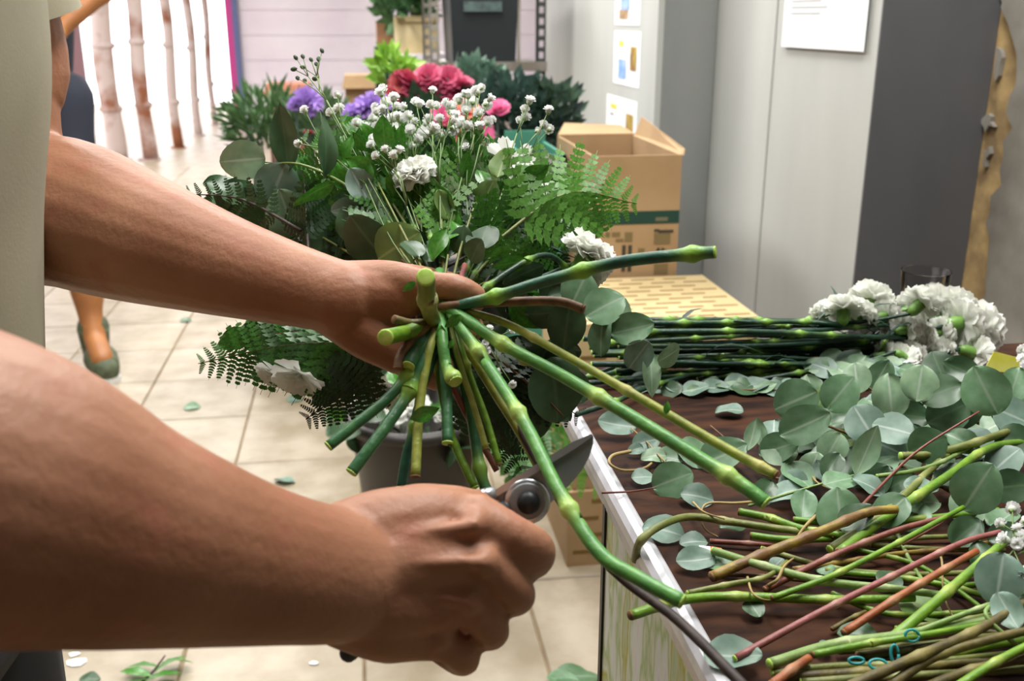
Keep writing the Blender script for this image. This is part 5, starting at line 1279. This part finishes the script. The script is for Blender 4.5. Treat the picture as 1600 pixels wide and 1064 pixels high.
filler(26, 760, 440, 120, 50, .76, .84, ['dark', 'ruscus'], 44, 76, 'dark leafy branch around the thumb')
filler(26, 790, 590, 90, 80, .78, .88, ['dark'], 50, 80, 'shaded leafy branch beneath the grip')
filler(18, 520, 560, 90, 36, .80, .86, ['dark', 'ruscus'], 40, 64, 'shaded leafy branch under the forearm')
filler(14, 700, 398, 70, 18, .725, .76, ['ruscus', 'dark'], 40, 60, 'leafy tips just behind the thumb')
filler(16, 690, 255, 60, 40, .84, .9, ['ruscus'], 36, 64, 'bright leafy tips among the baby breath')
# white blooms
def bflower(px, py, d, rp, ax, lb, mesh=None, name='carnation', calyx=True, via=None):
    p = W(px, py, d); R = rp*d/F
    t = thing(name, B+fw*.03, lb, 'flower', 'white flowers in the bouquet')
    foot = p-unit(ax)*R*1.2
    mb, _, _ = node_tube([B+fw*.03, (B+foot)/2+fw*.02 if via is None else W(*via), foot], .0026, 8, (.3, .6, .9), 8, 1.5, .8)
    part('stem', mb, M['stemdk'], t); head(t, p, ax, R, mesh, calyx)
mum = bloom_mesh('bloom', M['petal'], ((6, .3, .5), (9, .7, .75), (12, 1.1, .95), (14, 1.4, 1.05), (12, 1.75, 1.0)), 9, .02, .17)
star = bloom_mesh('bloom', M['petal'], ((5, 1.1, 1.1), (5, 1.4, 1.2)), 12, .02, .26)
rose_w = bloom_mesh('bloom', M['petal'], ((3, .2, .6), (5, .45, .75), (6, .8, .9), (7, 1.15, 1.0)), 15, .02, .5)
bflower(928, 386, .79, 44, scr(55)-fw*.1, 'white carnation seen from behind its green calyx on the wall side', via=(840, 400, .76))
bflower(930, 432, .82, 30, scr(-40)+fw*.3, 'white carnation low behind the thick teal green stem')
bflower(645, 262, .80, 34, scr(110)-fw*.8, 'white ruffled carnation below the baby breath', None, 'carnation', False)
bflower(600, 245, .83, 28, scr(120)-fw*.4, 'small white daisy like bloom near the bouquet middle', mum, 'chrysanthemum', False)
bflower(795, 244, .83, 36, scr(80)-fw*1.6, 'white star shaped bloom with pointed petals', star, 'lily', False)
bflower(842, 282, .84, 24, scr(40)-fw*1.6, 'small white star shaped bloom among the pale fern', star, 'lily', False)
bflower(462, 594, .755, 44, scr(255)-fw*.7, 'drooping white rose under the forearm', rose_w, 'rose', False)
bflower(422, 588, .775, 30, scr(235)-fw*.6, 'smaller drooping white rose under the forearm', rose_w, 'rose', False)
bflower(604, 618, .76, 38, scr(245)-fw*.7, 'white rose hanging between palm and bucket', rose_w, 'rose', False)
# baby breath
def inner(k, cx, cy, rx, ry, d0, d1):
    out = []
    while len(out) < k:
        a, rr = rng.uniform(0, 2*PI), math.sqrt(rng.random()); out.append(W(cx+rx*rr*math.cos(a), cy+ry*rr*math.sin(a), rng.uniform(d0, d1)))
    return out
BF = B+fw*.05
gyp(BF, inner(18, 590, 180, 36, 44, .83, .88), 'baby breath sprig over the purple flowers', rad=.0056)
gyp(BF, inner(20, 630, 205, 40, 44, .81, .87), 'baby breath sprig at the dense middle of the white cloud', rad=.0056)
gyp(BF, inner(18, 680, 175, 44, 46, .81, .87), 'baby breath sprig in front of the pink red roses', rad=.0056)
gyp(BF, inner(14, 735, 165, 40, 34, .83, .88), 'baby breath sprig in front of the coral roses', rad=.0056)
gyp(BF, inner(12, 600, 235, 30, 24, .79, .83), 'baby breath sprig low by the daisy like bloom', rad=.0052)
gyp(BF, inner(9, 745, 205, 40, 30, .81, .87), 'baby breath sprig by the star shaped bloom', rad=.0052)
gyp(BF, [W(a, b, .84) for a, b in ((828, 157), (820, 171), (812, 188), (822, 183), (849, 196), (858, 202), (840, 205), (857, 172))], 'loose baby breath sprig at the wall side of the bouquet', rad=.0052)
gyp(BF, [W(a, b, .84) for a, b in ((527, 148), (517, 176), (466, 224), (530, 170), (476, 172))], 'loose baby breath sprig at the doorway side', rad=.0052)
gyp(BF, [W(a, b, .86) for a, b in ((462, 90), (473, 88), (503, 79), (486, 93), (494, 100), (459, 108), (473, 105), (465, 122), (476, 126), (492, 123), (498, 92))], 'tall dark budded sprig sticking up above the bouquet', rad=.0028, ff=.84, fmesh=BUD)
gyp(BF, [W(a, b, .68) for a, b in ((733, 549), (765, 513), (799, 517), (760, 547), (758, 536), (778, 580), (800, 600))], 'baby breath sprig caught between the cut stems', rad=.0036)
# ================================================================== bucket under the bouquet
bc = onz(650, 640, .36); d_ = (bc-CP) @ fw; br = 106*d_/F
M['bucket'] = mat('dark_brown_plastic', S(60, 54, 48), .45, S(46, 42, 38), 5, coord='world')
t = thing('flower_bucket', (bc[0], bc[1], 0), 'dark bucket of flowers on the tiles under the bouquet', 'bucket')
bb = part('bucket_body', MB().lathe((bc[0], bc[1], 0), [(.001, .002), (br*.72, .002), (br*.97, .34), (br*1.0, .36), (br*.94, .36), (br*.7, .02), (.001, .02)], 40), M['bucket'], t)
part('rim', MB().lathe((bc[0], bc[1], 0), [(br*.97, .335), (br*1.06, .34), (br*1.06, .352), (br*1.0, .366), (br*.95, .36)], 40), M['bucket'], bb)
hd = [bc+np.array([br*1.05*math.cos(a), -br*.3*math.sin(a)-.01, -.02-.10*math.sin(a)]) for a in np.linspace(PI, 0, 13)]
part('handle', MB().tube(hd, .003, 6), M['rackdark'], t)
GK = 'white flowers standing in the bucket'
for i, (px, py, rp, lb) in enumerate(((575, 622, 26, 'white carnation at the doorway side of the bucket'), (610, 640, 26, 'white carnation at the bucket front'), (650, 628, 24, 'white carnation in the middle of the bucket'), (700, 640, 24, 'white carnation on the wall side of the bucket'), (620, 668, 18, 'small white carnation drooping over the bucket front'))):
    p = W(px, py, d_-.02+.02*i); R = rp*d_/F
    t = thing('carnation', (bc[0], bc[1], .05), lb, 'flower', GK)
    mb, _, _ = node_tube([np.array([bc[0], bc[1], .05]), (p+np.array([bc[0], bc[1], .2]))/2, p-[0, 0, R]], .003, 6, (.5,), 6); part('stem', mb, M['stemdk'], t)
    head(t, p, np.array([.1, -.5, .8])+rv(.2), R)
lv = []
for k in range(44):
    a = rng.uniform(0, 2*PI); rr = rng.uniform(.3, 1.15); p = np.array([bc[0]+br*rr*math.cos(a), bc[1]+br*rr*math.sin(a)*.8, .30+.16*rng.random()])
    lv.append((p, unit([math.cos(a), math.sin(a), rng.uniform(-.2, .8)]), unit(toward(p)+rv(.5)), rng.uniform(.05, .09), ['ruscus', 'dark'][k % 2]))
euc_branch([(bc[0], bc[1], .06), (bc[0], bc[1], .25), (bc[0]+.02, bc[1], .4)], .003, lv, 'leafy greenery standing in the dark bucket', None, 'stemolive', 'leafy_branch')
for a, b, kind, lb in (((720, 660), (960, 770), 'fernlight', 'bright fern frond hanging out of the bucket beside the flower box'), ((730, 680), (905, 690), 'fern', 'green fern frond hanging out of the bucket towards the table'), ((740, 690), (870, 745), 'fern', 'fern frond at the bucket side above the printed box')):
    A_, B_ = W(*a, d_), W(*b, d_-.15)
    frond(A_, B_, toward(A_), lb, kind, .5, upv*.03, 10, 'fern fronds in the bucket')

# ================================================================== flowers further back
def bunch(px, py, rx, ry, y, kind, n, size, lb, col=None, upright=.6, bucket=True, name='foliage_bunch', mname=None):
    """a bucket of leafy stems: leaves in an oval crown at depth y"""
    c = ony(px, py, y); s = ((c-CP) @ fw)/F
    t = thing(name, (c[0], c[1], 0), lb, 'plant', 'flower stock at the back')
    mb = MB(); hw = .3
    for k in range(n):
        u = rv(); u /= np.linalg.norm(u); u *= rng.random()**.33
        p = c+np.array([u[0]*rx*s, u[1]*rx*s*.8, u[2]*ry*s])
        d = unit(np.array([u[0], u[1], upright+u[2]*.5])+rv(.35)); nr = unit(toward(p)+rv(.6)); x = unit(np.cross(d, nr)); L = size*rng.uniform(.7, 1.3); w = L*kind
        mb.add([p, p+d*L*.45-x*w*.5+nr*L*.05, p+d*L, p+d*L*.45+x*w*.5+nr*L*.05, p+d*L*.5-nr*L*.03], [(0, 1, 4), (1, 2, 4), (2, 3, 4), (3, 0, 4)])
    f = part('foliage', mb, col, t, False); f['kind'] = 'stuff'
    sm = MB(); zb = .05
    for k in range(9):
        a = 2*PI*k/9; sm.tube([(c[0]+.05*math.cos(a), c[1]+.05*math.sin(a), zb), (c[0]+rx*s*.5*math.cos(a), c[1]+rx*s*.5*math.sin(a), c[2])], .004, 5)
    part('stems', sm, M['stemdk'], t)
    if bucket:
        part('bucket', MB().lathe((c[0], c[1], 0), [(.001, .003), (.10, .003), (.135, .32), (.145, .33), (.128, .325), (.095, .02), (.001, .02)], 24), M['black'], t)
    return t
fo = lambda nm, a, b: mat(nm, a, .5, b, 30, trans=.15, coord='world')
bunch(420, 195, 62, 46, 3.3, .16, 480, .07, 'feathery green bush behind the eucalyptus tip', fo('feathery_green', S(96, 130, 82), S(66, 98, 60)))
bunch(500, 200, 50, 40, 3.1, .3, 240, .06, 'mixed green bunch with pale tips behind the baby breath', fo('mixed_green', S(104, 130, 92), S(70, 98, 62)))
bunch(800, 182, 72, 56, 3.0, .55, 420, .055, 'dark green leafy bunch below the black crate', fo('dark_teal_green', S(62, 90, 80), S(40, 62, 54)))
bunch(860, 185, 46, 50, 2.95, .5, 240, .05, 'blackish green leafy bunch beside the grey wall', fo('black_green', S(44, 58, 58), S(76, 104, 80)))
bunch(740, 130, 44, 24, 3.3, .6, 160, .06, 'grey green leafy bunch behind the pink red roses', fo('grey_green', S(104, 134, 116), S(76, 104, 88)))
bunch(615, 112, 26, 26, 3.3, .5, 130, .05, 'lime green bunch beside the tan box', fo('lime_green', S(150, 190, 70), S(120, 166, 60)))
bunch(650, 205, 90, 44, 3.0, .5, 340, .06, 'deep green bunch under the roses', fo('deep_green', S(54, 84, 58), S(38, 62, 44)))
bunch(632, 8, 40, 26, 4.62, .5, 200, .08, 'leafy foliage standing in the cream planter', fo('planter_green', S(86, 124, 78), S(52, 88, 52)), bucket=False, name='planter_foliage')
rose_m = {}
def back_flower(px, py, rp, y, m, lb, grp, name='rose', ax=None):
    p = ony(px, py, y); R = rp*((p-CP) @ fw)/F
    t = thing(name, (p[0], p[1]+.02, p[2]-.3), lb, 'flower', grp)
    key = (m.name, name)
    if key not in rose_m:
        rose_m[key] = bloom_mesh('bloom', m, ((3, .2, .7), (5, .5, .85), (6, .85, 1.0), (7, 1.2, 1.05)), 31+len(rose_m), .03, .5) if name == 'rose' else bloom_mesh('bloom', m, ((6, .2, .7), (10, .5, .9), (14, .9, 1.0), (16, 1.3, 1.0)), 41, .12, .16)
    part('stem', MB().tube([(p[0], p[1]+.02, p[2]-.3), p], .003, 5), M['stemdk'], t)
    put('bloom', rose_m[key], t, Mw=orient(p, (np.array([0, -.5, .8])+rv(.3)) if ax is None else ax, R))
pk = mat('pink_red_petal', S(206, 92, 126), .5, S(180, 66, 98), 12, trans=.15, coord='world')
rd = mat('dull_red_petal', S(200, 96, 98), .5, S(180, 70, 82), 12, coord='world')
cr_ = mat('coral_petal', S(244, 168, 142), .5, S(236, 146, 130), 12, trans=.15, coord='world')
hp_ = mat('hot_pink_petal', S(228, 112, 160), .5, S(214, 88, 140), 12, trans=.15, coord='world')
pu = mat('purple_petal', S(184, 152, 222), .5, S(164, 130, 204), 30, trans=.15, coord='world')
names = ['at the crown of the heap', 'at the doorway end', 'nearest the rack post', 'in the front row', 'low in the heap', 'half behind the baby breath', 'beside the purple flowers', 'under the rack shelf', 'at the wall end', 'in the second row', 'tucked low near the lime bunch']
for (px, py, rp), nm in zip(((668, 118, 24), (628, 132, 24), (700, 122, 24), (650, 140, 24), (690, 142, 24), (620, 152, 20), (606, 158, 18), (722, 128, 20), (715, 146, 18), (640, 122, 22), (632, 166, 18)), names):
    back_flower(px, py, rp, 3.0, pk if px > 630 else rd, 'pink red rose '+nm, 'pink red roses')
for px, py, rp, m, lb in ((726, 172, 28, cr_, 'coral rose above the hot pink one'), (705, 192, 20, cr_, 'coral rose behind the fern tips'), (730, 216, 26, cr_, 'coral rose lowest by the pale leaf'), (750, 205, 28, hp_, 'hot pink rose beside the pale leaf'), (778, 168, 20, hp_, 'hot pink rose nearest the dark foliage'), (690, 178, 18, hp_, 'pink rose behind the white florets')):
    back_flower(px, py, rp, 2.6, m, lb, 'coral and pink roses')
for px, py, rp, lb in ((572, 162, 28, 'purple flower head at the middle of the purple bunch'), (552, 172, 20, 'purple flower head at the doorway end of the purple bunch'), (596, 160, 20, 'purple flower head next to the red roses'), (485, 156, 26, 'purple flower head alone behind the dark budded sprig'), (462, 160, 16, 'small purple flower head nearest the reddish box')):
    back_flower(px, py, rp, 2.9, pu, lb, 'purple flowers', 'statice')
for px, py, lb in ((432, 210, 'small red rose bud low in the feathery bush'), (482, 206, 'small red rose bud by the fern'), (447, 196, 'small red rose bud upper in the feathery bush')):
    back_flower(px, py, 9, 2.9, rd, lb, 'red rose buds')
# ================================================================== scraps on the floor
for k, (px, py, L, dg_, kd, lb) in enumerate(((300, 635, 20, 0, 'euc', 'green leaf lying on the tiles past the near forearm'), (445, 750, 26, 350, 'grey', 'grey leaf on the tiles next to the near wrist'), (460, 623, 18, 10, 'grey', 'grey leaf on the tiles under the drooping rose'), (515, 655, 16, 0, 'euc', 'small leaf on the tiles by the bucket'), (120, 600, 18, 20, 'yel', 'yellowish leaf on the tiles in front of the helper'), (135, 612, 14, 340, 'yel', 'tiny yellowish leaf scrap near the helper'),
        (900, 1056, 56, 20, 'euc', 'green leaf on the tiles by the floral panel'), (880, 1064, 40, 150, 'euc', 'second green leaf on the tiles by the floral panel'), (290, 500, 14, 20, 'euc', 'small leaf on the tiles under the forearm'), (140, 1060, 24, 30, 'dark', 'dark leaf on the tiles under the near forearm'))):
    p = onz(px, py, .006); ln = L*((p-CP) @ fw)/F*1.3; dr = unit(scr(dg_)*[1, 1, 0])
    o = put('floor_leaf', LEAF[kd][k % 4], None, Mw=frame(p-dr*ln*.5, dr, unit([0, 0, 1]+rv(.15)), ln)); tag(o, lb, 'leaf', 'leaves dropped on the floor')
p0 = onz(222, 1066, .01)
euc_branch([p0, onz(240, 1048, .012), onz(258, 1024, .02)], .003, [(onz(a, b, .015), unit(scr(dg_)*[1, 1, .3]), unit([0, 0, 1]+rv(.3)), .06, 'small') for a, b, dg_ in ((240, 1050, 60), (236, 1055, 150), (246, 1040, 170), (250, 1035, 20), (232, 1060, 200), (228, 1062, 40))], 'dark leafy sprig lying on the tiles below the near forearm', None, 'stemdarkbrown', 'leafy_sprig')
# paper scraps trodden on the tiles
for k, (px, py, L) in enumerate(((118, 1035, 40), (60, 1045, 24), (490, 1036, 16), (115, 1022, 20))):
    p = onz(px, py, .0015); s = ((p-CP) @ fw)/F*L*.5; a = np.linspace(0, 2*PI, 8)[:-1]; mb = MB()
    sheet(mb, [p+np.array([s*math.cos(q)*rng.uniform(.6, 1.1), s*.7*math.sin(q)*rng.uniform(.6, 1.1), 0]) for q in a], .0006)
    tag(part('paper_scrap', mb, M['paper'], None, False), ['white paper scrap on the tiles under the middle of the near forearm', 'small white scrap nearest the frame edge', 'tiny white scrap below the near wrist', 'white crumb beside the larger paper scrap'][k], 'scrap', 'paper scraps on the floor')
